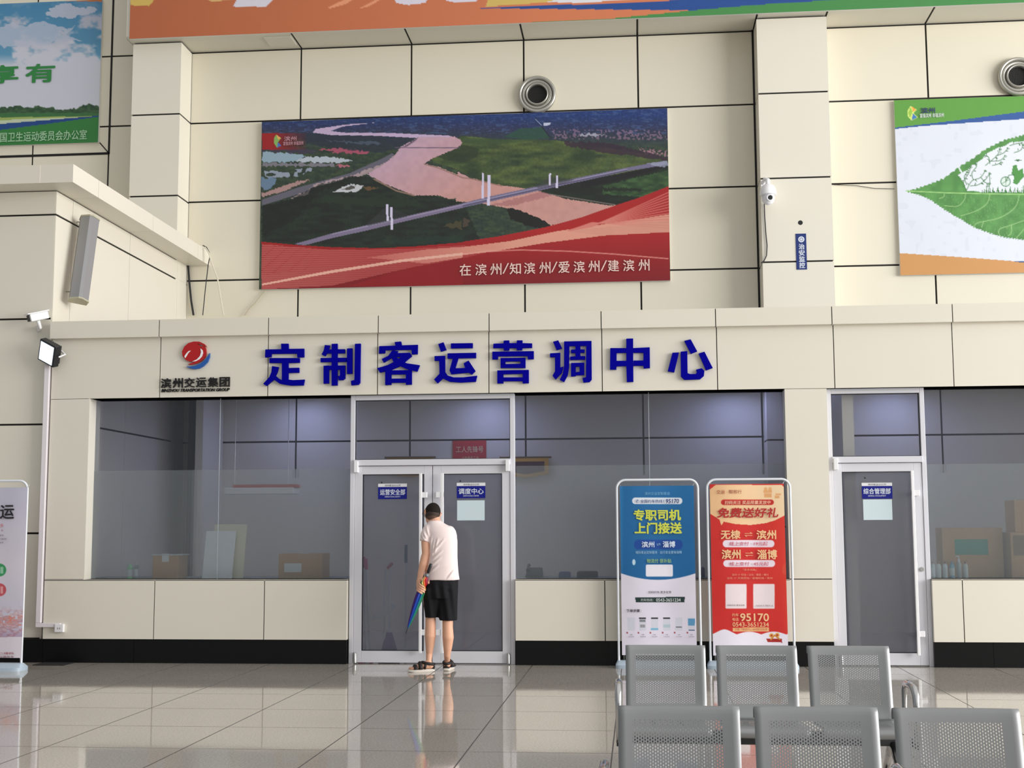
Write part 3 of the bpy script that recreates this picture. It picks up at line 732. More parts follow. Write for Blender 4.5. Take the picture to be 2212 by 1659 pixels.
A.poly(B_((330,900),(600,800),(420,870)), (150, 100, 60), .5, 2)
A.poly(B_((600,745),(1000,670),(1750,545),(1765,720),(1370,890),(1250,882),(1050,852),(880,822),(740,785)), lambda U, V: dk*.9, 1, 1.5)
A.poly(B_((1190,720),(1760,580),(1765,730),(1560,815),(1190,790)), lambda U, V: mixc((34, 60, 36), (70, 104, 58), n3), .9, 2)
A.poly(B_((1180,730),(1500,740),(1560,760),(1200,765)), (22, 28, 24), .8, 2); A.poly(B_((0,990),(60,1010),(40,1060),(0,1070)), (90, 70, 60), .7, 2)
A.line(B_((740,790),(960,825),(1300,880)), 2, (170, 150, 145), .6)
A.fill((22, 24, 22), (A.mask(B_((380,905),(460,920),(560,955),(700,1020),(800,1075),(600,1080),(400,1000)), 3, 5))*1.0)
# bridge
A.poly(B_((-460,860),(-180,800),(0,855),(0,900),(-600,1000)), (20, 22, 22), .0)
A.poly(B_((1000,690),(1400,600),(1740,535),(1700,570),(1300,680),(1000,745)), (22, 20, 26), .9)
A.poly(A_((380,1215),(680,1130),(1000,1052),(1817,868),(1817,905),(1200,1050),(1000,1098),(700,1165),(470,1225)), (122, 112, 140))
A.poly(B_((-10,868),(200,815),(700,708),(1000,645),(1400,562),(1700,508),(1755,520),(1700,545),(1400,592),(1000,682),(700,748),(250,850),(-10,905)), (112, 106, 136))
A.line(A_((700,1130),(1817,880)), 1.4, (160, 150, 178)); A.line(B_((0,876),(700,722),(1400,575)), 1.4, (155, 148, 180)); A.line(B_((0,890),(700,735),(1400,585)), 1.2, (70, 62, 90))
A.poly(B_((1570,530),(1740,505),(1760,545),(1700,560)), (150, 155, 180), .8, 2)
A.poly(A_((1000,1040),(1165,890),(1190,900),(1340,960),(1340,985),(1010,1062)), (58, 60, 66), .45)
A.poly(B_((610,715),(745,640),(810,650),(960,665),(850,700),(640,740)), (52, 56, 60), .5)
for q in (A_((1160,875),(1181,875),(1185,1015),(1166,1015)), A_((1196,900),(1216,900),(1223,1095),(1203,1095)), B_((163,610),(181,610),(182,828),(160,828)), B_((213,626),(234,626),(234,885),(207,885)), B_((736,612),(752,612),(748,712),(732,712)), B_((796,628),(813,628),(810,738),(792,738))): A.poly(q, (206, 200, 226))
# red wave
wave = A_((100,1195),(400,1222),(700,1242),(1100,1250),(1400,1235),(1817,1200))+B_((0,1195),(300,1150),(700,1072),(1000,990),(1300,885),(1500,820),(1765,718),(1765,1600),(0,1600))+A_((100,1700))
A.poly(wave, lambda U, V: mixc((166, 28, 30), (124, 16, 24), (V-500)/110))
st = .5+.5*np.sin((V-525-(U-566)*.02)*1.55)
A.fill(lambda U, V: mixc((168, 66, 66), (196, 110, 104), st), A.mask(A_((100,1215),(700,1265),(1400,1252),(1817,1225))+B_((330,1275),(200,1290))+A_((1817,1335),(1400,1410),(1000,1500),(700,1570),(100,1600)))*np.clip(1.05-(U-566)/900, .4, 1)*.85)
A.fill((150, 26, 32), A.mask(A_((100,1215),(700,1265),(1200,1262),(1000,1345),(600,1420),(100,1480)))*(st < .3)*np.clip(1-(U-566)/170, 0, 1)*.8)
A.poly(A_((850,1570),(1250,1450),(1600,1380),(1817,1330),(1817,1600)), (138, 20, 27))
A.poly(A_((1000,1330),(1500,1262),(1820,1238))+B_((0,1240),(400,1190),(800,1105),(1100,1060),(1765,960),(1765,1112),(1200,1142),(700,1205),(300,1272),(0,1310))+A_((1817,1330),(1500,1380)), lambda U, V: mixc((190, 96, 90), (226, 172, 148), (U-760)/350), .85)
for k in range(13):
    A.line(B_((900,1100),(1100,1065-k*3),(1765,770+k*26)), 2.4 if k < 10 else 1.4, (208, 122, 112), .75)
A.poly(B_((900,1105),(1300,1060),(1765,1010),(1765,1110),(1200,1140)), (205, 140, 125), .5)
A.line(A_((105,1560),(400,1510),(700,1450),(1200,1368),(1817,1300))+B_((200,1278),(500,1265),(900,1275),(1300,1300),(1750,1340)), 2.4, (226, 160, 145), .75)
A.poly(A_((105,1552),(700,1438),(1300,1345),(1817,1288),(1817,1310),(1300,1368),(700,1462),(105,1568)), (228, 176, 158), .9)
A.poly(A_((105,268),(480,268),(480,410),(105,410)), (150, 24, 28), np.clip(1.25-(U-566)/85, 0, 1)*1.0)
A.poly(A_((225,282),(268,310),(240,345),(268,375),(230,392),(205,350),(208,310)), (130, 170, 90)); A.poly(A_((225,282),(268,310),(244,325)), (225, 170, 90)); A.poly(A_((240,345),(270,375),(232,390)), (70, 110, 190))
for x in (A_((118,560)), ): pass
A.build('printed_sheet', PRINT, root)
INKC = mat('cream_ink', (228, 200, 190), .6); PALEPINK = mat('faded_white_ink', (178, 130, 140), .6)
Yt = YW-.06-.026
mb = MB()
for i, (ch, x) in enumerate(zip('在滨州/知滨州/爱滨州/建滨州', (993, 1027, 1059, 1088, 1101, 1132, 1165, 1193, 1206, 1239, 1271, 1300, 1313, 1346, 1379))):
    y = 571-i*.75; w = 24 if ch != '/' else 9
    put_text(mb, ch, (x, y), (x+w, y+(24 if ch != '/' else 22)), Yt, 0, .012, shear=.2 if ch == '/' else 0)
tag(mb.build('lettering', INKC, root), kind='stuff') if False else mb.build('slogan_lettering', INKC, root)
mb = MB(); put_text(mb, '滨州', (614, 295), (640, 304), Yt, 0, .03); put_text(mb, '富强滨州 幸福滨州', (612, 306), (655, 313), Yt, 0, .02); mb.build('corner_lettering', PALEPINK, root)

# leaf billboard at the right
YL = YW-.05
root, A, _ = hanging('leaf_billboard', (1931, 217), (2212, 589), YL, 1.5, 'white billboard with a big green leaf, green top band and orange bottom wedge', 'billboard', wrinkle(5, .008), X1=at(2330, 300, Y=YL).x)
F5, F6 = zc(1600, 0, 3.606), zc(1600, 360, 3.614); U, V = A.U, A.V
A.fill((214, 219, 230)); n1 = _noise(U, V, 12, 4)
A.fill((196, 202, 216), (n1 > .8)*.3)
A.poly([(1920,190),(2400,190),(2400,235),(2212,246),(2060,261),(1931,277),(1920,278)], (92, 152, 62))
A.poly([(1931,276),(2060,261),(2212,241),(2400,222),(2400,240),(2212,257),(2000,272),(1931,279)], (42, 84, 150))
A.poly([(1920,547),(1945,547),(2080,556),(2212,566),(2400,578),(2400,640),(1920,640)], (198, 144, 86))
A.poly([(2180,564),(2400,570),(2400,590),(2212,568)], (40, 78, 130))
leafup = F5((1285,1490),(1370,1468),(1480,1430),(1580,1390),(1640,1345),(1700,1300),(1800,1240),(1900,1165),(2050,1090),(2207,1050)); leafup += [(2300, 280), (2420, 290)]
leaflo = F6((1285,195),(1400,225),(1500,275),(1600,345),(1700,405),(1830,480),(1950,525),(2060,555),(2212,575)); leaflo += [(2300, 518), (2420, 500)]
sw = 3.5*((U/7.0+V/13) % 1)
m = A.mask(leafup+leaflo[::-1])
Vs = V.copy(); A.V = np.where(V < 410, V-sw+1.5, V+sw-1.5); m = A.mask(leafup+leaflo[::-1]); A.V = Vs
A.fill(lambda U, V: mixc((70, 126, 62), (90, 150, 78), n1), m*1.0)
for p in (F6((1290,190),(1600,205),(1900,212),(2212,216))+[(2400, 424)],): A.line(p, 2.2, (150, 196, 120))
for p in (F6((1590,212),(1585,235),(1550,250)), F6((1755,215),(1745,260),(1690,310),(1590,305)), F6((1945,220),(1920,290),(1840,345),(1720,385)), F6((2175,220),(2140,320),(2020,400),(1850,440),(1820,480)), F6((2212,420),(2100,460),(2020,490),(2020,540)), F6((2115,460),(2110,520),(2085,540)), F6((1895,430),(1880,475)), F6((2210,490),(2150,560))): A.line(smooth(p), 1.3, (150, 190, 125))
A.fill((120, 168, 100), m*(np.abs(np.sin(U*.45+3*_noise(U, V, 6, 3))) < .12)*(V > 420)*.5)
cut = F5((1700,1300),(1722,1345),(1770,1325),(1800,1290),(1850,1262),(1888,1235),(1900,1205),(1960,1175),(2010,1150),(2060,1135),(2100,1110),(2160,1105),(2207,1100))+[(2300, 312), (2420, 330), (2420, 415)]+F5((2207,1500),(1880,1500),(1830,1490),(1760,1488),(1735,1420),(1710,1385),(1690,1365),(1712,1350))
A.poly(cut, (218, 223, 232), 1, 1)
A.line(F5((1690,1292),(1725,1350),(1718,1380)), 3, (214, 222, 226))
def vine(pts, w=1.3):
    pts = smooth(F5(*pts)); A.line(pts, w, (60, 110, 62))
    for k in range(3, len(pts)-1, 5):
        (x0, y0), (x1, y1) = pts[k], pts[k+1]; dx, dy = x1-x0, y1-y0; L = math.hypot(dx, dy)+1e-6; s_ = 1 if (k//5) % 2 else -1
        nx_, ny_ = -dy/L*s_, dx/L*s_; dx, dy = dx/L, dy/L
        A.poly([(x0, y0), (x0+nx_*3+dx*1.5-dy*1.2, y0+ny_*3+dy*1.5+dx*1.2), (x0+nx_*6+dx*4, y0+ny_*6+dy*4), (x0+nx_*2.5+dx*4, y0+ny_*2.5+dy*4)], (58, 108, 60))
    e = pts[-1]; A.line([(e[0]+3.2*math.cos(t*.7)*(1-t/12), e[1]+3.2*math.sin(t*.7)*(1-t/12)) for t in range(10)], .9, (60, 110, 62))
for p in (((1760,1490),(1735,1420),(1775,1350),(1790,1300)), ((1760,1480),(1800,1410),(1865,1385),(1905,1330)), ((1790,1450),(1850,1440),(1905,1400),(1940,1350)), ((1760,1440),(1740,1380),(1765,1340)), ((1810,1400),(1800,1350),(1835,1300),(1830,1275)),
          ((1905,1290),(1960,1245),(2005,1200),(2020,1160)), ((1950,1255),(2020,1250),(2060,1215)), ((1990,1215),(2050,1190),(2080,1155)), ((1940,1275),(1930,1225),(1900,1215)), ((2130,1190),(2180,1170),(2200,1130)), ((2095,1135),(2145,1120),(2190,1115)), ((1960,1290),(2000,1280),(2030,1265)), ((1870,1380),(1900,1420),(1935,1430)), ((1935,1350),(1940,1420),(1930,1490))):
    vine(p)
for k in range(22):
    x = 1880+k*16; A.poly(F5((x-6,1506),(x+4+8*math.sin(k*3),1500-26-16*((k*7) % 3)),(x+7,1506)), (62, 118, 60))
c = F5((2063,1415))[0]; A.disc(*c, 11, 11, (52, 110, 66)); A.disc(*c, 9.4, 9.4, (206, 220, 214)); A.line(F5((2035,1430),(2090,1400)), .8, (70, 120, 80)); A.line(F5((2063,1380),(2063,1450)), .8, (70, 120, 80))
A.poly(F5((2120,1290),(2150,1285),(2160,1330),(2200,1310),(2205,1380),(2150,1440),(2120,1425),(2130,1380),(2110,1350)), (70, 138, 62)); A.poly(F5((2130,1250),(2160,1240),(2190,1248),(2160,1258)), (62, 110, 66))
A.line(F5((2063,1415),(2090,1365),(2130,1360)), 1.6, (52, 104, 60))
A.poly(F5((1325,825),(1370,855),(1345,880),(1378,915),(1330,940),(1300,905),(1302,855)), (205, 222, 120)); A.poly(F5((1330,828),(1368,855),(1342,872)), (232, 160, 70)); A.poly(F5((1340,885),(1378,915),(1332,936)), (60, 120, 185)); A.poly(F5((1322,835),(1338,872),(1318,920),(1304,880)), (146, 190, 70))
A.build('printed_sheet', PRINT, root)
Yt = YL-.018
mb = MB(); put_text(mb, '滨州', (1989, 233), (2020, 244), Yt, 0, .03); mb.build('corner_title', mat('dark_blue_ink', (40, 50, 96), .5), root)
mb = MB(); put_text(mb, '富强滨州 幸福滨州', (1987, 245.5), (2039, 253), Yt, 0, .02); mb.build('corner_lettering', mat('pale_grey_ink', (196, 206, 200), .5), root)

# sky billboard at the left
YLB = YW-.05
root, A, _ = hanging('sky_billboard', (0, 2), (214, 312), YLB, 1.5, 'blue sky and cloud billboard with green characters above the white cornice at the left', 'billboard', wrinkle(8, .008), X1=at(217, 160, Y=YLB).x)
_x0 = A.X.min(); 
# (extend it beyond the left of the frame)
for o in list(root.children): bpy.data.objects.remove(o)
zb0, zb1 = at(110, 311, Y=YLB).z, at(110, 4, Y=YLB).z; xb0, xb1 = at(-170, 160, Y=YLB).x, at(216.5, 160, Y=YLB).x
MB().box(xb0, xb1, YLB+.004, YW-.002, zb0, zb1).build('backing_panel', MATS['white_backing'], root)
A = Art(xb0, xb1, zb0, zb1, YLB, 250, 210, wrinkle(8, .008)); U, V = A.U, A.V
n1 = _noise(U, V*1.8, 46, 21); n2 = _noise(U, V*1.7, 17, 22); n3 = _noise(U, V*1.5, 6, 23)
cl = n1*.6+n2*.3+n3*.15
A.C = mixc((66, 128, 168), (96, 152, 184), V/140)
clf = np.clip((cl-.50)*5, 0, 1)*np.clip((V-18)/20, .25, 1)
A.fill(lambda U, V: mixc((176, 180, 196), (198, 200, 212), np.clip(n2+(V-90)/50, 0, 1)), np.clip(clf+np.clip((V-118)/24, 0, 1), 0, 1))
A.poly([(98,28),(130,10),(150,6),(158,16),(200,14),(210,22),(160,40),(112,38)], (186, 190, 206), .9, 4)
A.poly([(-20,60),(30,50),(50,56),(85,50),(140,58),(165,60),(130,72),(175,85),(90,98),(0,100)], (184, 190, 208), .8, 6)
tre = 228+8*_noise(U, V*0, 14, 31)+4*_noise(U, V*0, 4, 32)-12*np.exp(-((U-192)/20)**2)-4*np.exp(-((U-60)/40)**2)
A.fill(lambda U, V: mixc((36, 66, 44), (66, 98, 62), n3), np.clip(V-tre, 0, 1))
A.fill((58, 112, 62), (V > 244)*.8); A.fill((150, 170, 90), (V > 254-(U/214)*3)*1.0); A.fill((196, 206, 190), (V > 260-(U/214)*8)*.8)
A.poly([(-200,272),(0,268),(110,259),(216,250),(216,330),(-200,330)], (24, 66, 130)); A.poly([(-200,290),(0,281),(110,267),(216,252),(216,340),(-200,340)], (48, 120, 56))
A.poly([(-200,-20),(220,-20),(220,4),(0,0),(-200,-4)], (186, 110, 60))
A.build('printed_sheet', PRINT, root)
Yt = YLB-.018; GI = mat('green_ink', (44, 128, 62), .5)
mb = MB(); put_text(mb, '有', (57, 140), (117, 176), Yt, 0, .045); mb.build('large_lettering', GI, root)
mb = MB(); put_text(mb, '享', (-26, 143), (38, 178), Yt, 0, .045); mb.build('large_lettering', GI, root)
mb = MB(); put_text(mb, '爱国卫生运动委员会办公室', (-17, 287), (187, 301), Yt, 0, .02); mb.build('office_lettering', mat('pale_green_ink', (150, 190, 152), .5), root)
# mitred black joints round that billboard on the wall
mb = MB(); z_ = at(240, 331, Y=YW-.004).z; x_ = at(240.5, 160, Y=YW-.004).x
mb.box(x_-.012, x_+.012, YW-.006, YW+.01, z_-.012, ZSOF+1.2); mb.box(-10.5, x_, YW-.006, YW+.01, z_-.018, z_+.018)
p = [(at(214, 308, Y=YW), at(238, 331, Y=YW))][0]
mb.prism([(p[0].x, p[0].z), (p[0].x+.02, p[0].z), (x_+.01, z_), (x_-.01, z_)], YW-.006, YW)
struct(mb.build('trim_6', JOINT))

# long banner along the top
YT = YS-.04
root, A, _ = hanging('long_banner', (280, 0), (2212, 46), YT, 2.2, 'very long orange, blue and green banner along the top of the wall', 'banner')
for o in list(root.children): bpy.data.objects.remove(o)
zb0 = at(280, 84, Y=YT).z; zb1 = zb0+1.0; xb0 = at(280, 60, Y=YT).x; xb1 = at(2420, 0, Y=YT).x
root.location = ((xb0+xb1)/2, YT+.01, zb0)
MB().box(xb0, xb1, YT+.004, YS-.003, zb0, zb1).build('backing_panel', MATS['white_backing'], root)
A = Art(xb0, xb1, zb0, zb1, YT, 960, 72); U, V = A.U, A.V
A.C = mixc((178, 98, 60), (206, 120, 80), (U-280)/900)
T7 = zc(240, 0, 2.212)
A.poly(T7((90,-60),(200,-60),(200,-20),(225,-20),(180,28),(92,26)), (206, 176, 92))
A.poly(T7((340,-60),(700,-60),(640,-6),(480,8)), (214, 172, 112)); A.poly(T7((640,-60),(720,-90),(860,-90),(740,32),(582,32),(600,0)), (214, 210, 222))
A.poly(T7((1030,38),(1110,0),(1170,-10),(1120,20),(1050,40)), (226, 150, 110)); A.poly(T7((1190,38),(1270,-4),(1300,-8),(1220,36)), (226, 150, 110))
A.poly(T7((1350,-40),(1540,-40),(1500,14),(1420,24),(1360,14)), (216, 210, 224)); A.poly(T7((1590,-30),(1780,-30),(1740,8),(1650,12),(1600,4)), (216, 210, 224))
A.poly(T7((1800,0),(1860,-60),(2240,-60),(2240,0),(1790,32)), (208, 178, 96)); A.poly(T7((2080,10),(2300,-40),(2700,-40),(2600,-10),(2240,14)), (220, 220, 226))
A.poly([(1000,18),(1150,13),(1320,7),(1600,-6),(1900,-30),(2500,-80),(2500,0),(1900,14),(1560,23),(1150,19)], (28, 72, 142))
A.poly([(1100,54),(1300,42),(1500,22),(1640,10),(1800,0),(2500,-60),(2500,30),(1100,62)], (66, 134, 70)); A.poly([(1000,62),(1120,50),(1360,38),(1420,50),(1200,70)], (66, 134, 70), .9)
A.build('printed_sheet', PRINT, root)

# ------------------------------------------------------------------ roll-up stands
def rr_path(x0, x1, z0, z1, r, y, n=7):
    pts = [(x0, y, z0)]+[(x0+r-r*math.cos(t*math.pi/2/n), y, z1-r+r*math.sin(t*math.pi/2/n)) for t in range(n+1)]
    pts += [(x1-r+r*math.sin(t*math.pi/2/n), y, z1-r+r*math.cos(t*math.pi/2/n)) for t in range(n+1)]+[(x1, y, z0)]
    return pts
FRAMEM = mat('white_frame_tube', (226, 230, 236), .3, spec=.6); BASEM = mat('pale_blue_base', (176, 192, 206), .4)
INKS = {}
def ink(rgb): return mat('ink_%s_%s_%s' % rgb, rgb, .5)
class Stand:
    def __init__(s, Y, fx0, fx1, ftop, qx0, qx1, qtop, qbot, label):
        s.Y = Y; a = at(fx0, ftop, Y=Y); b = at(fx1, ftop, Y=Y); s.x0, s.x1, s.zt = a.x, b.x, a.z
        s.root = thing('roll_up_stand', ((s.x0+s.x1)/2, Y, 0), label, 'stand banner')
        mb = MB(); mb.tube(rr_path(s.x0, s.x1, .06, s.zt, .09, Y), .0125, n=10); mb.build('frame_tube', FRAMEM, s.root, smooth=True)
        mb = MB(); w = .035
        mb.loft([(0,0,0,0,0)]*0 or [((s.x0+s.x1)/2, Y, 0.0, (s.x1-s.x0)/2+w, .13, .25), ((s.x0+s.x1)/2, Y, .035, (s.x1-s.x0)/2+w, .13, .25), ((s.x0+s.x1)/2, Y, .075, (s.x1-s.x0)/2+w-.02, .05, .3)], n=40); mb.build('base', BASEM, s.root, smooth=True)
        s.Yq = Y-.016
        a = at(qx0, qtop, Y=s.Yq); b = at(qx1, qbot, Y=s.Yq)
        px = FPX/(s.Yq-CAM.y); s.X = (a.x, b.x)
        s.A = Art(a.x, b.x, .13, a.z, s.Yq, int((b.x-a.x)*px/1.05), int((a.z-.13)*px/1.05), lambda X, Z: .008*np.sin((X-a.x)*9)+.004*_noise(X*60, Z*60, 14, 3))
        s.zb, s.za = .13, a.z
        for x in (a.x+.02, b.x-.02):
            MB().tube([(x, s.Yq, a.z-.02), (x+(-.03 if x < (a.x+b.x)/2 else .03), Y, min(a.z+.03, s.zt-.01))], .003).build('corner_clip', STEEL, s.root)
            MB().tube([(x, s.Yq, .15), (x, Y, .06)], .003).build('corner_clip', STEEL, s.root)
    def text(s, t, p0, p1, rgb, bold=.02, shear=0, name='lettering', slope=0):
        mb = MB(); put_text(mb, t, p0, p1, s.Yq-.018, 0, bold, shear=shear, slope=slope); mb.build(name, ink(rgb), s.root)
    def finish(s):
        o = s.A.build('printed_sheet', mat_print('poster_print', .35, .08, 4), s.root); return o
YR = -.17
# blue
S = Stand(YR, 1332, 1507, 1037, 1339, 1505, 1050, 1390, 'blue and white roll-up stand advertising chauffeur pick-up, beside the red stand')
K = zc(1320, 1020, 3.859); A = S.A; U, V = A.U, A.V
A.C = mixc((28, 104, 160), (20, 96, 152), (V-1050)/180); A.fill((60, 150, 210), np.clip((1348-U)/8, 0, 1)*.35)
A.fill((222, 216, 230), np.clip(V-(1252-14*((U-1422)/80)**2), 0, 1))
A.rrect(*K((176,212))[0], *K((594,266))[0], 6.5, (222, 228, 238)); A.rrect(*K((192,562))[0], *K((596,644))[0], 9, (18, 70, 150)); A.disc(*K((190,750))[0], 3.5, 6.5, (190, 215, 232))
A.rrect(*K((290,770))[0], *K((515,870))[0], 3, (226, 224, 234)); A.poly(K((202,1042),(614,1040),(614,1084),(204,1086)), (30, 54, 52))
for i, x in enumerate((138, 232, 332, 434, 534, 640)):
    A.poly(K((x,1212),(x+60,1212),(x+60,1320),(x,1320)), (208, 208, 220)); 
    if i in (1, 2, 3): A.poly(K((x,1212),(x+60,1212),(x+60,1222),(x,1222)), (40, 40, 48))
    if i == 1: A.poly(K((x+5,1228),(x+55,1228),(x+55,1250),(x+5,1250)), (130, 134, 140)); A.poly(K((x+10,1270),(x+50,1270),(x+50,1296),(x+10,1296)), (150, 150, 156))
    if i == 2: A.poly(K((x,1300),(x+60,1300),(x+60,1318),(x,1318)), (120, 180, 210))
    if i == 3: A.poly(K((x,1270),(x+60,1270),(x+60,1296),(x,1296)), (176, 196, 206))
    if i == 5: A.poly(K((x,1220),(x+58,1220),(x+58,1278),(x,1278)), (90, 150, 190)); A.poly(K((x+5,1312),(x+58,1312),(x+58,1320),(x+5,1320)), (70, 90, 130))
    if i == 4: A.poly(K((x+8,1288),(x+58,1288),(x+58,1294),(x+8,1294)), (90, 90, 96))
    A.disc(*K((x-4,1338))[0], 1.8, 1.8, (150, 40, 50))
S.finish()
k = lambda x, y: K((x, y))[0]
S.text('滨州交运定制客运', k(280,165), k(490,190), (120, 176, 214), .0)
S.text('全国约车热线', k(244,228), k(428,256), (30, 60, 120), .01); S.text('95170', k(456,224), k(566,258), (20, 44, 110), .03, .1); S.text('|', k(436,228), k(440,254), (90, 110, 150), 0)
S.text('专职司机', k(190,314), k(580,400), (206, 212, 74), .045); S.text('上门接送', k(198,422), k(588,510), (206, 212, 74), .045)
S.text('滨州', k(256,578), k(360,626), (214, 224, 240), .03); S.text('⇌', k(378,592), k(414,612), (150, 190, 224), .02); S.text('淄博', k(432,576), k(534,626), (214, 224, 240), .03)
S.text('城际客运定制服务 · 出行安全更有保障', k(204,656), k(590,680), (156, 194, 220), .0); S.text('物流付 很补贴', k(298,722), k(502,756), (140, 180, 120), .02)
S.text('扫码约车 更多优惠', k(312,990), k(502,1010), (70, 64, 76), .01); S.text('约车热线：', k(248,1054), k(352,1076), (190, 200, 196), .01); S.text('0543-3651234', k(376,1052), k(580,1078), (210, 216, 214), .02)
S.text('下单步骤：', k(128,1142), k(250,1168), (46, 40, 50), .02)
for i, x in enumerate((158, 256, 352, 454, 556, 660)): S.text('步骤', k(x,1350), k(x+20,1360), (60, 56, 70), .0, name='small_lettering'); S.text('点击选择', k(x-14,1366), k(x+34,1376), (120, 112, 130), .0, name='small_lettering')
S.text('✆', k(206,228), k(234,256), (40, 70, 130), .01, name='telephone_mark')
# red
S = Stand(YR, 1527, 1706, 1036, 1533, 1702, 1046, 1388, 'red roll-up stand promising gifts in cream characters, beside the blue stand')
K = zc(1510, 1020, 3.859); A = S.A; U, V = A.U, A.V
A.C = mixc((206, 44, 40), (222, 58, 44), np.clip((U-1640)/60, 0, 1)*np.clip(1-(V-1200)/200, 0, 1)); A.fill((236, 96, 66), np.clip((U-1690)/14, 0, 1)*.25)
m = A.mask(K((140,106),(690,106),(728,150),(728,352),(640,398),(560,424),(430,440),(300,432),(205,412),(186,444),(170,396),(84,340),(84,150)))
A.fill(lambda U, V: mixc((236, 190, 140), (246, 216, 176), (U-1530)/150), m*1.0)
A.rrect(*k(0, 0), *k(0, 0), 1, (0, 0, 0), 0) if False else None
k = lambda x, y: K((x, y))[0]
A.rrect(*k(182,228), *k(624,274), 6, (196, 44, 40))
for a in ((536,150,608,172),(542,176,606,210),(636,178,682,192),(630,196,670,218)): A.rrect(*k(a[0], a[1]), *k(a[2], a[3]), 1, (226, 160, 100), .8)
A.disc(*k(556, 140), 4, 4, (226, 160, 100), .7); A.disc(*k(592, 140), 4, 4, (226, 160, 100), .7)
A.rrect(*k(198,566), *k(628,626), 7.5, (240, 226, 238)); A.rrect(*k(202,732), *k(634,790), 7.5, (240, 226, 238))
A.rrect(*k(220,932), *k(396,1136), 2, (238, 222, 226)); A.rrect(*k(452,932), *k(630,1138), 2, (238, 222, 226)); A.poly(K((280,1296),(584,1294),(584,1328),(280,1328)), (240, 186, 130))
cl = 1372-6*np.abs(np.sin((U-1538)/17))-5*np.exp(-((U-1565)/16)**2)
A.fill((238, 232, 244), np.clip(V-cl+2, 0, 1))
A.poly(K((560,1388),(690,1388),(694,1420),(572,1416)), (170, 40, 36)); A.disc(*k(604, 1362), 5, 5, (226, 178, 90)); A.disc(*k(652, 1358), 5, 5, (226, 178, 90)); A.line(K((600,1395),(630,1360),(672,1392)), 3, (206, 140, 60))
A.disc(*k(604, 1362), 2.4, 2.4, (190, 60, 44)); A.disc(*k(652, 1358), 2.4, 2.4, (190, 60, 44)); A.disc(*k(718, 810), 7, 12, (224, 90, 66), .5)
S.finish()
RED = (176, 34, 34); CRM = (240, 196, 146)
S.text('交运 · 帮邦行', k(146,148), k(356,180), (150, 50, 40), .0); S.text('扫码关注 奖品限量发放中', k(214,238), k(596,266), (238, 190, 160), .02, .12)
S.text('免费送好礼', k(158,300), k(664,376), RED, .04, .2); S.text('无棣', k(182,484), k(344,556), CRM, .035); S.text('⇌', k(378,500), k(446,538), CRM, .01, .2); S.text('滨州', k(480,484), k(642,558), CRM, .035)
S.text('线上支付 · 19元起', k(254,580), k(572,612), (196, 70, 92), .012, .15); S.text('滨州', k(190,646), k(346,722), CRM, .035); S.text('⇌', k(384,664), k(452,704), CRM, .01, .2); S.text('淄博', k(486,648), k(650,724), CRM, .035)
S.text('线上支付 · 45元起', k(254,748), k(580,780), (196, 70, 92), .012, .15); S.text('「更多线路」', k(366,804), k(480,822), (230, 150, 120), .0)
S.text('滨州 ⇌ 阳信 / 沾化 / 惠民 / 博兴', k(274,846), k(580,864), (230, 150, 120), .01); S.text('沾化 ⇌ 济南西站 / 遥墙机场 / 滨州', k(232,874), k(612,892), (230, 150, 120), .01)
S.text('扫码约车 更多优惠', k(236,1102), k(380,1116), (90, 70, 80), .0, name='small_lettering'); S.text('扫码关注 领取礼品', k(474,1106), k(618,1120), (90, 70, 80), .0, name='small_lettering')
S.text('约车', k(276,1176), k(330,1202), CRM, .0); S.text('电话', k(278,1214), k(330,1240), CRM, .0); S.text('95170', k(344,1178), k(582,1242), CRM, .03); S.text('0543-3651234', k(280,1252), k(582,1288), CRM, .012)
S.text('下载「帮邦行」APP即可购票', k(296,1300), k(570,1320), (176, 80, 50), .0)
# pale one at the left edge
S = Stand(-.78, -130, 60, 1040, -118, 47, 1054, 1426, 'pale pink and white roll-up stand cut off at the left edge')
K = zc(0, 1020, 3.607); k = lambda x, y: K((x, y))[0]; A = S.A; U, V = A.U, A.V
A.C = mixc((216, 208, 220), (198, 196, 214), np.abs(V-1220)/160); n1 = _noise(U, V*2, 9, 5); n2 = _noise(U, V*2, 4, 6)
A.fill(lambda U, V: mixc((170, 110, 120), (226, 200, 200), n2), np.clip((V-1308)/20, 0, 1)*(n1 > .4)*.7)
A.fill((166, 128, 158), np.clip((V-1352)/20, 0, 1)*.5); A.fill((214, 110, 90), ((n2 > .6) & (V > 1330) & (V < 1352))*.6)
A.fill((224, 216, 224), (V > 1376)*1.0)
A.disc(*k(-4,762), 15, 14, (60, 150, 96)); A.disc(*k(-4,916), 15, 14, (196, 84, 96)); A.rrect(*k(2,738), *k(26,790), 1, (150, 200, 170)); A.rrect(*k(4,890), *k(24,946), 1, (226, 160, 160))
S.finish()
S.text('运', k(4,258), k(106,362), (30, 28, 34), .03); S.text('客', k(-120,258), k(-14,362), (30, 28, 34), .03)
S.text('多', k(0,402), k(26,430), (190, 70, 60), .0, name='small_lettering'); S.text('车', k(8,446), k(24,462), (150, 70, 70), .0, name='small_lettering')
for y, x1 in ((486, 28), (514, 52), (542, 28)): S.text('定制客运出行服务', k(-120,y), k(x1,y+13), (120, 96, 110), .0, name='small_lettering')
S.text('下载二维码', k(-90,1402), k(106,1420), (160, 60, 70), .01); S.text('关注公众服务号', k(-90,1430), k(106,1446), (120, 50, 60), .01)

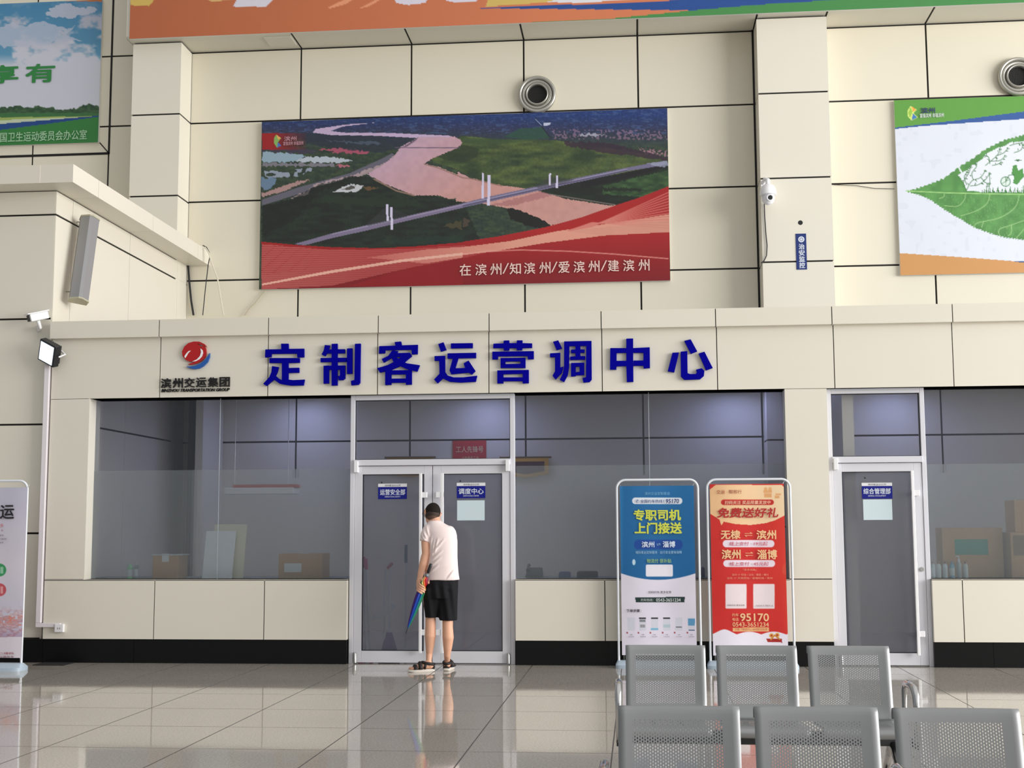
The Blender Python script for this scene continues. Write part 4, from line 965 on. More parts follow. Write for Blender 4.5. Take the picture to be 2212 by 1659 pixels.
# ------------------------------------------------------------------ things on the walls
def nozzle(px, py, label):
    c = at(px, py, Y=YW-.1); root = thing('air_nozzle', (c.x, YW, c.z), label, 'air vent', 'round air nozzles high on the wall')
    cc_ = (c.x, YW, c.z)
    NZ = mat('nozzle_metal', (186, 184, 176), .35, metal=.75)
    mb = MB(); mb.lathe([(.255, 0), (.275, -.03), (.278, -.06), (.274, -.085), (.262, -.1), (.24, -.098), (.228, -.08), (.225, -.04)], cc_, n=56); mb.build('outer_ring', NZ, root, smooth='all')
    mb = MB(); mb.lathe([(.225, -.05), (.215, -.075), (.2, -.08), (.175, -.06), (.155, -.03)], cc_, n=56); mb.build('funnel', NZ, root, smooth='all')
    mb = MB(); mb.lathe([(.165, -.03), (.165, -.095), (.155, -.105), (.145, -.1), (.14, -.02)], cc_, n=56); mb.build('inner_ring', NZ, root, smooth='all')
    mb = MB(); mb.lathe([(0, -.035), (.148, -.035), (.148, -.02)], cc_, n=48)
    for k in range(-6, 7):
        w = math.sqrt(max(.14**2-(k*.021)**2, 0)); mb.box(c.x-w, c.x+w, YW-.042, YW-.038, c.z+k*.021-.002, c.z+k*.021+.002); mb.box(c.x+k*.021-.002, c.x+k*.021+.002, YW-.042, YW-.038, c.z-w, c.z+w)
    mb.build('mesh_grille', mat('nozzle_dark_mesh', (34, 34, 32), .6), root)
nozzle(1160, 202, 'round silver air nozzle on the wall above the river banner')
nozzle(2201, 163, 'round silver air nozzle cut by the right edge above the leaf billboard')

# dome camera on the right pilaster
c = at(1659, 415, Y=Yp-.16)
root = thing('dome_camera', (c.x, Yp, c.z+.2), 'white ball-shaped surveillance camera hanging at the left edge of the right pilaster', 'camera')
mb = MB(); mb.box(XPR0+.0, XPR0+.07, Yp-.03, Yp, c.z+.12, c.z+.2); mb.tube([(XPR0+.03, Yp-.02, c.z+.16), (c.x-.03, Yp-.1, c.z+.2), (c.x, Yp-.16, c.z+.17), (c.x, Yp-.16, c.z+.1)], [.025, .03, .032, .034], n=14); mb.build('wall_bracket', WHITE, root, smooth=True)
mb = MB(); mb.lathe([(0, .115), (.045, .11), (.085, .08), (.108, .03), (.115, -.02), (.115, -.04), (.105, -.045), (0, -.045)], (c.x, Yp-.16, c.z), 'z', 32); mb.build('housing', WHITE, root, smooth=True)
mb = MB(); mb.ell((c.x, Yp-.16, c.z-.09), .088, .088, .092, n=28, m=18); ball_ = mb.build('camera_ball', mat('white_gloss', (232, 232, 236), .25), root, smooth='all')
mb = MB(); mb.lathe([(.05, -.008), (.05, -.02), (.034, -.022), (.034, -.012)], (c.x+.02, Yp-.16-.075, c.z-.1), 'y', 24); mb.build('lens_ring', WHITE, ball_, smooth=True)
mb = MB(); mb.lathe([(0, -.018), (.03, -.018), (.032, -.01)], (c.x+.02, Yp-.16-.075, c.z-.1), 'y', 24); mb.build('lens', DARK, ball_)
cab = [at(x, y, Y=Yp-.02) for x, y in ((1651, 440), (1652, 470), (1654, 500), (1657, 530), (1656, 552), (1650, 564), (1644, 568))]
tag(MB().tube(cab, .008).build('camera_cable', DARK, smooth=True), 'black cable hanging down from the ball camera on the pilaster', 'cable')
a, b, c_, d = rect_at((1718.5, 505), (1743.5, 582), Yp-.004)
root = thing('monitoring_sign', ((a+b)/2, Yp, c_), 'narrow vertical blue sign with four white characters on the right pilaster', 'sign')
MB().box(a, b, Yp-.006, Yp, c_, d).build('sign_plate', mat('police_blue_sign', (18, 44, 112), .45), root)
for i, ch in enumerate('治安监控'):
    mb = MB(); put_text(mb, ch, (1725.3+i*.4, 527+i*13.4), (1737.8+i*.4, 538.5+i*13.4), Yp-.0075, 0, .03); mb.build('character', mat('sign_white_ink', (215, 222, 235), .5), root)
q = at(1731, 517, Y=Yp-.0075); mb = MB(); mb.lathe([(0, -.0015), (.042, -.0015), (.042, 0)], (q.x, Yp-.006, q.z), n=28); em = mb.build('round_emblem', mat('sign_white_ink', (215, 222, 235), .5), root)
mb = MB(); mb.lathe([(.018, -.0005), (.024, -.0005)], (q.x, Yp-.008, q.z), n=20); mb.build('emblem_ring', mat('police_blue_sign', (18, 44, 112), .45), em)
q = at(1729, 481, Y=Yp); tag(MB().lathe([(0, -.003), (.03, -.003), (.033, 0)], (q.x, Yp, q.z), n=24).build('cable_hole', DARK), 'small round black hole in the pilaster above the vertical blue sign', 'hole')

# bullet camera on the left wall
c = at(66, 688, Y=YB-.2); root = thing('bullet_camera', at(84, 712, Y=YB), 'small white bullet camera on the left wall above the floodlight', 'camera')
mb = MB(); ax = (Vector((-.42, -.5, -.2))).normalized(); c0 = c+Vector((.06, .06, .03))
def obox(mb, c, ax, L, w, h, mi=0, up=Vector((0, 0, 1))):
    s_ = ax.cross(up).normalized(); u_ = s_.cross(ax).normalized(); vs = []
    for sx in (-1, 1):
        for sy in (-1, 1):
            for sz in (-1, 1): vs.append(c+ax*(L/2*sx)+s_*(w/2*sy)+u_*(h/2*sz))
    return mb.add(vs, [(0,1,3,2),(4,6,7,5),(0,4,5,1),(2,3,7,6),(0,2,6,4),(1,5,7,3)], mi)
obox(mb, c0, ax, .22, .085, .085); mb.build('camera_body', WHITE, root, bevel=.012)
mb = MB(); obox(mb, c0+Vector((0, 0, .05))+ax*.02, ax, .26, .1, .012); mb.build('sun_shield', WHITE, root, bevel=.003)
mb = MB(); obox(mb, c0+ax*.113, ax, .01, .07, .07); mb.build('front_glass', DARK, root)
w_ = at(84, 712, Y=YB); mb = MB(); mb.tube([c0+Vector((0, 0, -.05)), c0+Vector((.02, .02, -.12)), w_+Vector((0, -.05, .02)), w_], [.022, .02, .02, .03], n=12); mb.build('mounting_arm', WHITE, root, smooth=True)
# floodlight at the corner of the fascia
c = at(105, 762, Y=-.12); root = thing('floodlight', at(108, 730, Y=0), 'tilted black floodlight with a white face at the left end of the fascia', 'floodlight')
n_ = Vector((-.42, -.86, -.28)).normalized(); t_ = Vector((math.cos(math.radians(-19)), 0, math.sin(math.radians(-19)))); sx_ = (t_-n_*t_.dot(n_)).normalized(); uz_ = sx_.cross(n_).normalized()
if uz_.z < 0: uz_ = -uz_
def pan(mb, w, h, d0, d1, mi=0, cx=0):
    vs = []
    for dd in (d0, d1):
        for sx in (-1, 1):
            for sz in (-1, 1): vs.append(c+sx_*(w/2*sx+cx)+uz_*(h/2*sz)+n_*dd)
    return mb.add(vs, [(0,1,3,2),(4,6,7,5),(0,4,5,1),(2,3,7,6),(0,2,6,4),(1,5,7,3)], mi)
mb = MB(); pan(mb, .25, .255, -.05, .03)
for k in range(7): pan(mb, .012, .22, -.085, -.04, 0, (k-3)*.032)
mb.build('lamp_body', mat('black_metal', (20, 22, 28), .35), root, bevel=.006)
mb = MB(); pan(mb, .205, .215, .028, .036); mb.build('lamp_glass', mat('floodlight_glass', (236, 244, 250), .25, emit=(225, 238, 255), estr=.9), root)
mb = MB(); q = c-n_*.02; mb.tube([q+sx_*.14, q+sx_*.15-n_*.08+uz_*.02, at(112, 738, Y=0)], .01); mb.build('bracket', WHITE, root)
# trunking and socket
mb = MB(); p0 = at(107.5, 788, Y=-.02); p1 = at(90.5, 1350, Y=-.02); w = .05
xk = XL-.03
tx1 = at(130, 1350, Y=-.03).x
TRK = mat('white_trunking', (232, 226, 230), .45)
tag(MB().box(xk-.045, xk+.012, -.03, YB-.002, p1.z+.022, p0.z).build('cable_trunking', TRK, bevel=.004), 'white cable trunking running down the left end of the facade', 'trunking')
tag(MB().box(xk-.045, tx1, -.032, -.002, p1.z-.025, p1.z+.02).build('cable_trunking', TRK, bevel=.004), 'short level white trunking above the small white socket', 'trunking')
a, b, c_, d = rect_at((118, 1348), (136.5, 1366), -.04); root = thing('wall_socket', ((a+b)/2, 0, c_), 'small white surface socket at the foot of the white trunking', 'socket')
MB().box(a, b, -.045, 0, c_, d).build('socket_box', WHITE, root, bevel=.006); mb = MB()
for sx in (-.012, .012): mb.box((a+b)/2+sx-.002, (a+b)/2+sx+.002, -.047, -.044, (c_+d)/2-.012, (c_+d)/2+.008)
mb.build('socket_slots', DARK, root)
# column loudspeaker on the side wall of the left room
pt, pb = at(194, 474, X=XB+.2), at(170, 648, X=XB+.2)
root = thing('column_speaker', (XB, (pt.y+pb.y)/2, pb.z), 'long grey column loudspeaker hung tilted below the cornice at the left', 'loudspeaker')
ax = (pt-pb).normalized(); mid = (pt+pb)/2; LN = (pt-pb).length
fn = Vector((.55, -.83, 0)); fn = (fn-ax*fn.dot(ax)).normalized(); sd = ax.cross(fn).normalized()
GS = mat('speaker_grey', (146, 146, 148), .45, metal=.3)
prof = [(-.1, -.08), (.1, -.08), (.105, .03), (.02, .1), (-.02, .1), (-.105, .03)]
vs = [pb+sd*a_+fn*b_ for a_, b_ in prof]+[pt+sd*a_+fn*b_ for a_, b_ in prof]
mb = MB(); mb.add(vs, [tuple(range(5, -1, -1)), tuple(range(6, 12))]+[(i, (i+1) % 6, (i+1) % 6+6, i+6) for i in range(6)]); mb.build('speaker_body', GS, root)
for e, sgn in ((pb, -1), (pt, 1)):
    vs = [e+ax*d_+sd*a_*1.06+fn*b_*1.06 for d_ in (0, .018*sgn) for a_, b_ in prof]
    mb = MB(); mb.add(vs, [tuple(range(5, -1, -1)), tuple(range(6, 12))]+[(i, (i+1) % 6, (i+1) % 6+6, i+6) for i in range(6)]); mb.build('end_cap', mat('speaker_cap', (176, 172, 150), .5), root)
mb = MB(); mb.tube([pt-ax*.05+fn*.0, Vector((XB, pt.y+.1, pt.z-.0))], .008); mb.build('bracket', STEEL, root)
mb = MB(); mb.tube([pb+ax*.1, Vector((XB, pb.y+.1, pb.z+.12))], .008); mb.build('bracket', STEEL, root)
# loose cables round the end of the cornice
def cable(name, pts, r, m, label, Y):
    tag(MB().tube([at(x, y, Y=Y(i) if callable(Y) else Y) for i, (x, y) in enumerate(pts)], r, n=8).build(name, m, smooth=True), label, 'cable')
cable('black_cable', [(438, 530), (446, 534), (452, 545), (453, 556), (450, 570), (444, 620), (438, 681)], .007, DARK, 'thin black cable dropping from the end of the cornice to the band', YW-.3)
cable('white_cable', [(443, 534), (451, 546), (458, 570), (470, 602), (476, 640), (483, 681)], .011, mat('white_cable_sheath', (214, 208, 190), .5), 'white cable curving down from the end of the cornice to the band', YW-.34)
cable('corner_cable', [(406, 570), (409, 610), (413, 650), (418, 681)], .016, DARK, 'thick black cable in the corner right of the white side wall', YW-.04)
cable('banner_string', [(574, 628), (562, 641), (550, 656), (540, 665), (528, 682)], .012, mat('string', (190, 182, 160), .8), 'loose pale string hanging from the lower left corner of the river banner', YW-.05)
cable('thin_wall_wire', [(1800, 399), (1850, 401), (1890, 407), (1932, 408)], .004, DARK, 'thin dark wire sagging along the wall left of the leaf billboard', YW-.02)

# ------------------------------------------------------------------ inside the offices
LAMP_FILL = mat('fill_lamp_diffuser', (235, 240, 255), .5, emit=(214, 220, 255), estr=6)  # glow of the unseen lamps added as room fill
LAMPB = mat('lamp_diffuser_cool', (235, 240, 255), .5, emit=(176, 186, 255), estr=11)
lamps = [(at(640, 868, Y=3.9).x, 3.9), (at(1045, 868, Y=3.9).x, 3.9), (at(1590, 862, Y=3.9).x, 3.9), (at(1945, 862, Y=3.9).x, 3.9), (-4.6, 1.9), (-2.2, 1.9), (.3, 1.9), (3.3, 1.9), (5.2, 3.0)]  # all but the rear row are unseen, added to light the room
for i, (x, y) in enumerate(lamps):
    root = thing('ceiling_lamp', (x, y, 3.34), ['square office ceiling lamp behind the top of the first window', 'square office ceiling lamp behind the double door transom', 'square office ceiling lamp behind the top right of the middle window', 'square office ceiling lamp behind the single door transom'][i] if i < 4 else 'unseen square office lamp added to light the room, %s' % ['leftmost', 'above the double door', 'above the middle window', 'above the right window', 'farthest right'][i-4], 'ceiling lamp', 'square office ceiling lamps')
    s_ = .3 if i >= 4 else .22
    mb = MB(); fr(mb, x-s_, x+s_, 0, 1, .02, 0, 1) if False else mb.box(x-s_-.02, x+s_+.02, y-s_-.02, y+s_+.02, 3.322, 3.34); mb.build('lamp_frame', WHITE, root)
    MB().box(x-s_, x+s_, y-s_, y+s_, 3.318, 3.321).build('diffuser', LAMPB if i < 4 else LAMP_FILL, root)
# column in the left corner of the office
YC_ = 3.6; xa, xb_, xc = at(402, 1000, Y=YC_).x, at(421, 1000, Y=YC_).x, at(437, 1000, Y=YC_).x
mb = MB(); mb.box(xa, xb_, YC_+.06, YW-.01, 0, 3.33, 1); mb.box(xb_, xc, YC_, YW-.01, 0, 3.33, 0); struct(mb.build('wall_corner_duct', [PANEL, mat('dark_grey_recess', (58, 58, 58), .8)]))
CARD = mat('brown_cardboard', (190, 152, 112), .8); CARDL = mat('box_tape', (196, 200, 196), .5); LABEL = mat('white_label', (216, 220, 218), .6)
# a deep shelf behind the glass carries the small things
for i, (a, b) in enumerate(((XL+.3, DL0-.1), (DL1+.1, WRx), (XS3+.02, XR))):
    struct(MB().box(a, b, .2, .95, ZS-.03, ZS-.0).build('trim_%d' % (7+i), mat('shelf_board', (150, 148, 140), .6)))
def carton(p0, p1, Y, depth, label, lab=None, mat_=CARD, flap=False, top=0):
    a, b, c_, d = rect_at(p0, p1, Y); c_ = ZS+.001 if c_ < ZS+.08 else c_
    root = thing('cardboard_box', ((a+b)/2, Y+depth/2, c_), label, 'box')
    MB().box(a, b, Y, Y+depth, c_, d).build('carton_body', mat_, root, bevel=.004)
    xm_ = (a+b)/2
    if flap: MB().box(a-.01, b+.02, Y-.01, Y+depth, d, d+.012).build('lid_flap', CARDL, root); MB().box(xm_-.04, xm_+.04, Y-.008, Y-.002, d-.07, d+.02).build('box_label', LABEL, root)
    if lab: a2, b2, c2, d2 = rect_at(*lab[:2], Y-.004); MB().box(a2, b2, Y-.003, Y-.0005, c2, d2).build('box_label', lab[2], root)
    MB().box(xm_-.025, xm_+.025, Y-.001, Y+depth, d, d+.0015).build('tape_strip', CARDL, root)
    return root
carton((330, 1200), (385, 1250), .21, .3, 'small open brown carton on the shelf behind the left window', flap=True)
carton((602, 1196), (696, 1250), .21, .35, 'wide brown carton with a white label on the shelf behind the left window', lab=((614, 1217), (651, 1236), LABEL))
carton((2034, 1140), (2170, 1250), .40, .3, 'large brown carton with a teal label on the shelf behind the right window', lab=((2062, 1165), (2135, 1198), mat('teal_label', (30, 140, 120), .6)))
carton((2182, 1150), (2290, 1250), .26, .4, 'printed brown carton at the right edge behind the right window', lab=((2188, 1156), (2240, 1200), mat('tan_print', (130, 106, 84), .7)))
c3 = rect_at((2190, 1080), (2290, 1149), .28); root = thing('cardboard_box', ((c3[0]+c3[1])/2, .46, c3[2]), 'upper brown carton stacked on the printed carton at the right edge', 'box')
MB().box(c3[0], c3[1], .28, .64, rect_at((2188, 1150), (2290, 1160), .26)[3]+.002, c3[3]).build('carton_body', CARD, root, bevel=.004)
# leaning boards
for p0, p1, Y, m_, lb in (((456, 1133), (524, 1250), .30, mat('cream_board', (236, 228, 200), .6), 'tall cream board leaning behind the white one in the left window'), ((438, 1147), (500, 1248), .215, mat('white_board', (244, 247, 246), .5), 'white board leaning on the shelf behind the left window')):
    a, b, c_, d = rect_at(p0, p1, Y)
    mb = MB(); mb.add([(a, Y, ZS+.001), (b, Y, ZS+.001), (b, Y+.025, ZS+.001), (a, Y+.025, ZS+.001), (a+.02, Y+.06, d), (b+.02, Y+.06, d), (b+.02, Y+.085, d), (a+.02, Y+.085, d)], [(0,3,2,1),(4,5,6,7),(0,1,5,4),(1,2,6,5),(2,3,7,6),(3,0,4,7)])
    tag(mb.build('leaning_board', m_, bevel=.004), lb, 'board')
a, b, c_, d = rect_at((484, 1054), (634, 1067), 1.6)
root = thing('wall_unit', ((a+b)/2, 1.7, c_), 'long thin white and red unit hanging behind the frosted part of the left window', 'light box')
MB().box(a, b, 1.6, 1.85, c_, d).build('white_casing', WHITE, root, bevel=.01); MB().box(a+.1, b+.02, 1.62, 1.84, d+.001, d+.04).build('red_top', mat('red_plastic', (190, 60, 56), .5), root)
for sx in (a+.1, b-.1): MB().tube([(sx, 1.7, d+.04), (sx, 1.7, 3.33)], .004).build('hanger_wire', STEEL, root)
# bottles
def bottle(px, w, y0, y1, col, cap, label, Y=.215, pump=False, name='bottle'):
    a, b, c_, d = rect_at((px-w/2, y0), (px+w/2, y1), Y); r = (b-a)/2; h = d-ZS
    root = thing(name, ((a+b)/2, Y+r, ZS), label, 'bottle')
    ctr = ((a+b)/2, Y+r, ZS+.001)
    mb = MB(); mb.lathe([(0, 0), (r*.95, 0), (r, .01), (r, h*.72), (r*.75, h*.82), (r*.4, h*.86), (r*.4, h*.9), (0, h*.9)], ctr, 'z', 24); mb.build('bottle_body', mat('bottle_%s_%s_%s' % col, col, .3), root, smooth=True)
    mb = MB(); mb.lathe([(0, h*.86), (r*.5, h*.86), (r*.5, h*.99), (0, h)], ctr, 'z', 20)
    if pump: mb.tube([(ctr[0], ctr[1], ZS+h), (ctr[0], ctr[1], ZS+h+.03), (ctr[0]-.03, ctr[1], ZS+h+.028)], .006)
    mb.build('bottle_cap', mat('cap_%s_%s_%s' % cap, cap, .4), root, smooth=True)
    mb = MB(); mb.lathe([(r*1.01, h*.15), (r*1.01, h*.6)], ctr, 'z', 24); mb.build('bottle_label', mat('bottle_paper', (214, 222, 222), .5), root, smooth=True) if not pump else None
bottle(278.5, 12, 1218, 1251, (150, 214, 160), (160, 220, 170), 'green bottle at the left end of the left window shelf')
bottle(293, 8, 1216, 1250, (150, 160, 160), (196, 198, 196), 'clear bottle with a pale cap beside the green bottle')
for px, col, cap, lb, pu in ((2016, (196, 212, 208), (170, 140, 130), 'pale bottle nearest the door frame in the right window', 0), (2029, (214, 220, 214), (160, 110, 96), 'white bottle with a dark mark, second from the door frame', 0), (2043, (210, 222, 222), (150, 100, 90), 'white bottle with a brown cap, third from the door frame', 0),
    (2058, (120, 178, 200), (110, 160, 190), 'light blue bottle in the row behind the right window', 0), (2073, (170, 180, 180), (226, 230, 232), 'clear pump bottle standing between the blue and the last white bottle', 1), (2087, (206, 214, 206), (130, 96, 86), 'white bottle with a brown cap at the right end of the row', 0)):
    bottle(px, 12.5, 1213 if not pu else 1208, 1250, col, cap, lb, pump=bool(pu))
# desk things behind the middle window
a, b, c_, d = rect_at((1134, 1222), (1172, 1248), .45); root = thing('desk_telephone', ((a+b)/2, .5, ZS), 'dark desk telephone behind the middle window near the double door', 'telephone')
mb = MB(); mb.add([(a, .42, ZS+.002), (b, .42, ZS+.002), (b, .62, ZS+.002), (a, .62, ZS+.002), (a+.01, .44, ZS+.03), (b-.01, .44, ZS+.03), (b-.01, .6, ZS+.11), (a+.01, .6, ZS+.11)], [(0,3,2,1),(4,5,6,7),(0,1,5,4),(1,2,6,5),(2,3,7,6),(3,0,4,7)]); mb.build('telephone_base', mat('dark_green_plastic', (24, 40, 36), .5), root, bevel=.006)
mb = MB(); mb.tube([(a+.03, .46, ZS+.08), (a+.03, .5, ZS+.11), (a+.03, .56, ZS+.135), (a+.03, .6, ZS+.13)], [.022, .014, .014, .022]); mb.build('handset', DARK, root, smooth=True)
for (p0, p1, m_, lb, ct, nm) in (((1207, 1237), (1232, 1249), mat('blue_plastic', (50, 70, 130), .5), 'small blue box on the shelf behind the middle window', 'box', 'blue_box'), ((1516, 1226), (1523, 1249), mat('blue_plastic', (50, 70, 130), .5), 'narrow blue folder on the shelf between the two stands', 'folder', 'blue_folder'), ((1246, 1236), (1291, 1249), mat('dark_grey_plastic', (44, 52, 54), .5), 'flat dark printer box on the shelf left of the blue stand', 'printer', 'printer')):
    a, b, c_, d = rect_at(p0, p1, .45); root = thing(nm, ((a+b)/2, .5, ZS), lb, ct)
    MB().box(a, b, .45, .62, ZS+.001, d).build('box_body', m_, root, bevel=.008); MB().box(a+.01, b-.01, .46, .6, d+.001, d+.008).build('box_lid', m_, root, bevel=.002)
# red plaque and silk pennants on the rear office wall
a, b, c_, d = rect_at((978, 952), (1050, 1000), YW-.03); root = thing('red_plaque', ((a+b)/2, YW, c_), 'red plaque with gold characters seen through the double door transom', 'plaque')
MB().box(a, b, YW-.03, YW-.004, c_, d).build('plaque_board', mat('plaque_red', (200, 40, 50), .5), root)
mb = MB(); put_text(mb, '工人先锋号', (985, 964), (1044, 977), YW-.032, 0, .02); mb.build('plaque_lettering', mat('gold_ink', (226, 190, 150), .5), root); mb = MB(); put_text(mb, '山东省总工会', (998, 986), (1034, 991), YW-.032, 0, .01); mb.build('plaque_small_lettering', mat('gold_ink', (226, 190, 150), .5), root)
for px, dark_, lb in ((886, False, 'gold fringed pennant hanging behind the left half of the double door'), (1135, True, 'gold and dark red pennant hanging behind the left end of the middle window')):
    q = at(px, 988, Y=YW-.05); root = thing('silk_pennant', (q.x, YW-.05, q.z-.95), lb, 'pennant', 'silk pennants on the rear office wall'); w = .33
    MB().tube([(q.x-w-.04, YW-.05, q.z), (q.x+w+.04, YW-.05, q.z)], .014).build('rod', mat('pennant_rod', (120, 92, 50), .5), root, smooth=True)
    mb = MB(); mb.prism([(q.x-w, q.z), (q.x+w, q.z), (q.x+w, q.z-.24), (q.x, q.z-.29), (q.x-w, q.z-.24)], YW-.056, YW-.05); cl_ = mb.build('silk', mat('pennant_gold', (214, 160, 60), .5), root)
    mb = MB(); mb.prism([(q.x-w+.06, q.z-.06), (q.x+w-.06, q.z-.06), (q.x+w-.06, q.z-.2), (q.x, q.z-.24), (q.x-w+.06, q.z-.2)], YW-.059, YW-.056); mb.build('inner_field', mat('pennant_maroon', (74, 24, 40), .6) if dark_ else mat('pennant_red', (150, 50, 40), .6), cl_)
# cleaning tools behind the left door leaf
PINK = mat('pink_plastic', (206, 70, 120), .5); POLE = mat('white_pole', (206, 208, 206), .5)
for i, (x0, x1, yt) in enumerate(((788, 790, 1198), (793, 799, 1202), (796, 806, 1206))):
    t, b_ = at(x0, yt, Y=.42), at(x1, 1398, Y=.42); root = thing('mop', (b_.x, .42, 0), ['white mop pole with a pink grip at the left edge of the door glass', 'second white mop pole with a pink grip behind the door glass', 'third white mop pole leaning most to the right behind the door glass'][i], 'mop', 'mops behind the left door leaf')
    yy = .19+.05*i
    m_ = Vector((t.x, yy, t.z)); bb = Vector((b_.x, yy-.02, .06))
    MB().tube([bb, m_], .011).build('pole', POLE, root, smooth=True); MB().tube([m_, m_+(m_-bb).normalized()*-.12], .017).build('grip', PINK, root, smooth=True)
    mb = MB(); mb.loft([(bb.x, bb.y, 0, .03, .022), (bb.x, bb.y, .05, .03, .022), (bb.x, bb.y, .09, .015, .015)]); mb.build('mop_head', PINK if i != 1 else POLE, root, smooth=True)
root = thing('broom', (at(841, 1380, Y=.22).x, .22, 0), 'broom with a thin white pole and a pink grip behind the left door glass', 'broom')
t, b_ = at(842, 1222, Y=.22), at(841, 1366, Y=.22); MB().tube([b_, t], .01).build('pole', POLE, root, smooth=True); MB().tube([t+Vector((-.025, 0, -.03)), t+Vector((.03, 0, .03))], .017).build('grip', mat('red_grip', (170, 60, 60), .5), root, smooth=True)
mb = MB(); mb.loft([(b_.x, .22, 0.001, .12, .03, .4), (b_.x, .22, .09, .1, .03, .4), (b_.x, .22, b_.z, .03, .02, .6)]); mb.build('broom_head', mat('purple_bristles', (86, 70, 120), .8, bump=(60, .5)), root, smooth=True)
root = thing('teal_stick', (at(877, 1390, Y=.25).x, .25, 0), 'teal-handled stick standing behind the left door glass right of the broom', 'stick'); q = at(877, 1177, Y=.25); r_ = at(877, 1216, Y=.25)
MB().tube([(q.x, .25, r_.z), (q.x, .25, q.z)], .017).build('grip', mat('teal_plastic', (20, 110, 120), .5), root, smooth=True); MB().tube([(q.x, .25, 0.001), (q.x, .25, r_.z)], .009).build('pole', POLE, root, smooth=True)
a = at(812, 1335, Y=.5); b_ = at(862, 1306, Y=.5); root = thing('dustpan', ((a.x+b_.x)/2, .3, 0), 'white dustpan hanging behind the broom', 'dustpan')
mb = MB(); mb.prism([(a.x, a.z), (a.x+.02, a.z+.05), (a.x+.11, a.z+.1), (b_.x-.05, b_.z+.03), (b_.x, b_.z), (b_.x-.05, b_.z-.06), (a.x+.1, a.z+.01)], .3, .33); mb.build('pan', mat('pan_white', (206, 214, 206), .6), root, bevel=.005)
MB().tube([((a.x+b_.x)/2, .31, a.z+.09), ((a.x+b_.x)/2+.01, .3, a.z+.55)], .009).build('handle', POLE, root, smooth=True)
MB().tube([((a.x+b_.x)/2, .36, 0.001), ((a.x+b_.x)/2, .33, a.z+.05)], .01).build('support_leg', POLE, root, smooth=True)

# ------------------------------------------------------------------ seats
def mat_perf():
    m = bpy.data.materials.new('perforated_sheet'); m.use_nodes = True; nt = m.node_tree; N, L = nt.nodes, nt.links; b = N['Principled BSDF']
    b.inputs['Base Color'].default_value = (*s2l((150, 152, 153)), 1); b.inputs['Metallic'].default_value = .55; b.inputs['Roughness'].default_value = .42
    uv = N.new('ShaderNodeUVMap'); uv.uv_map = 'UVMap'; sp = N.new('ShaderNodeSeparateXYZ'); L.new(uv.outputs[0], sp.inputs[0])
    def M(op, a, b_=None, c=None):
        n = N.new('ShaderNodeMath'); n.operation = op
        for i, v in enumerate((a, b_, c)):
            if v is None: continue
            if isinstance(v, (int, float)): n.inputs[i].default_value = v
            else: L.new(v, n.inputs[i])
        return n.outputs[0]
    px_, pz = .0098, .0125
    u = M('DIVIDE', sp.outputs[0], px_); v = M('DIVIDE', sp.outputs[1], pz)
    par = M('MULTIPLY', M('FLOORED_MODULO', M('FLOOR', u), 2), .5)
    fu = M('SUBTRACT', M('FRACT', u), .5); fv = M('SUBTRACT', M('FRACT', M('ADD', v, par)), .5)
    du = M('MULTIPLY', fu, px_); dv = M('MULTIPLY', fv, pz*.62)
    d = M('SQRT', M('ADD', M('MULTIPLY', du, du), M('MULTIPLY', dv, dv)))
    hole = M('LESS_THAN', d, .0024)
    def rng(x, a, b_): return M('MULTIPLY', M('GREATER_THAN', x, a), M('LESS_THAN', x, b_))
    zone = M('MULTIPLY', rng(sp.outputs[0], .055, .405), M('ADD', rng(sp.outputs[1], .118, .40), rng(sp.outputs[1], .50, .80)))
    f = M('MULTIPLY', hole, zone)
    tr = N.new('ShaderNodeBsdfTransparent'); mx = N.new('ShaderNodeMixShader'); L.new(f, mx.inputs[0]); L.new(b.outputs[0], mx.inputs[1]); L.new(tr.outputs[0], mx.inputs[2]); L.new(mx.outputs[0], N['Material Output'].inputs[0])
    return m
PERF = mat_perf(); CHROME = mat('polished_steel', (196, 196, 196), .16, metal=1.0); SEATM = mat('seat_edge_metal', (176, 178, 180), .3, metal=.8)
PROF = [(.030, .715), (.036, .735), (.030, .752), (.014, .759), (.000, .752), (-.008, .735), (-.020, .68), (-.036, .60), (-.054, .50), (-.07, .43), (-.085, .385), (-.11, .358), (-.15, .348), (-.22, .346), (-.33, .352), (-.43, .362), (-.49, .366), (-.515, .36), (-.528, .345), (-.526, .328), (-.515, .315)]
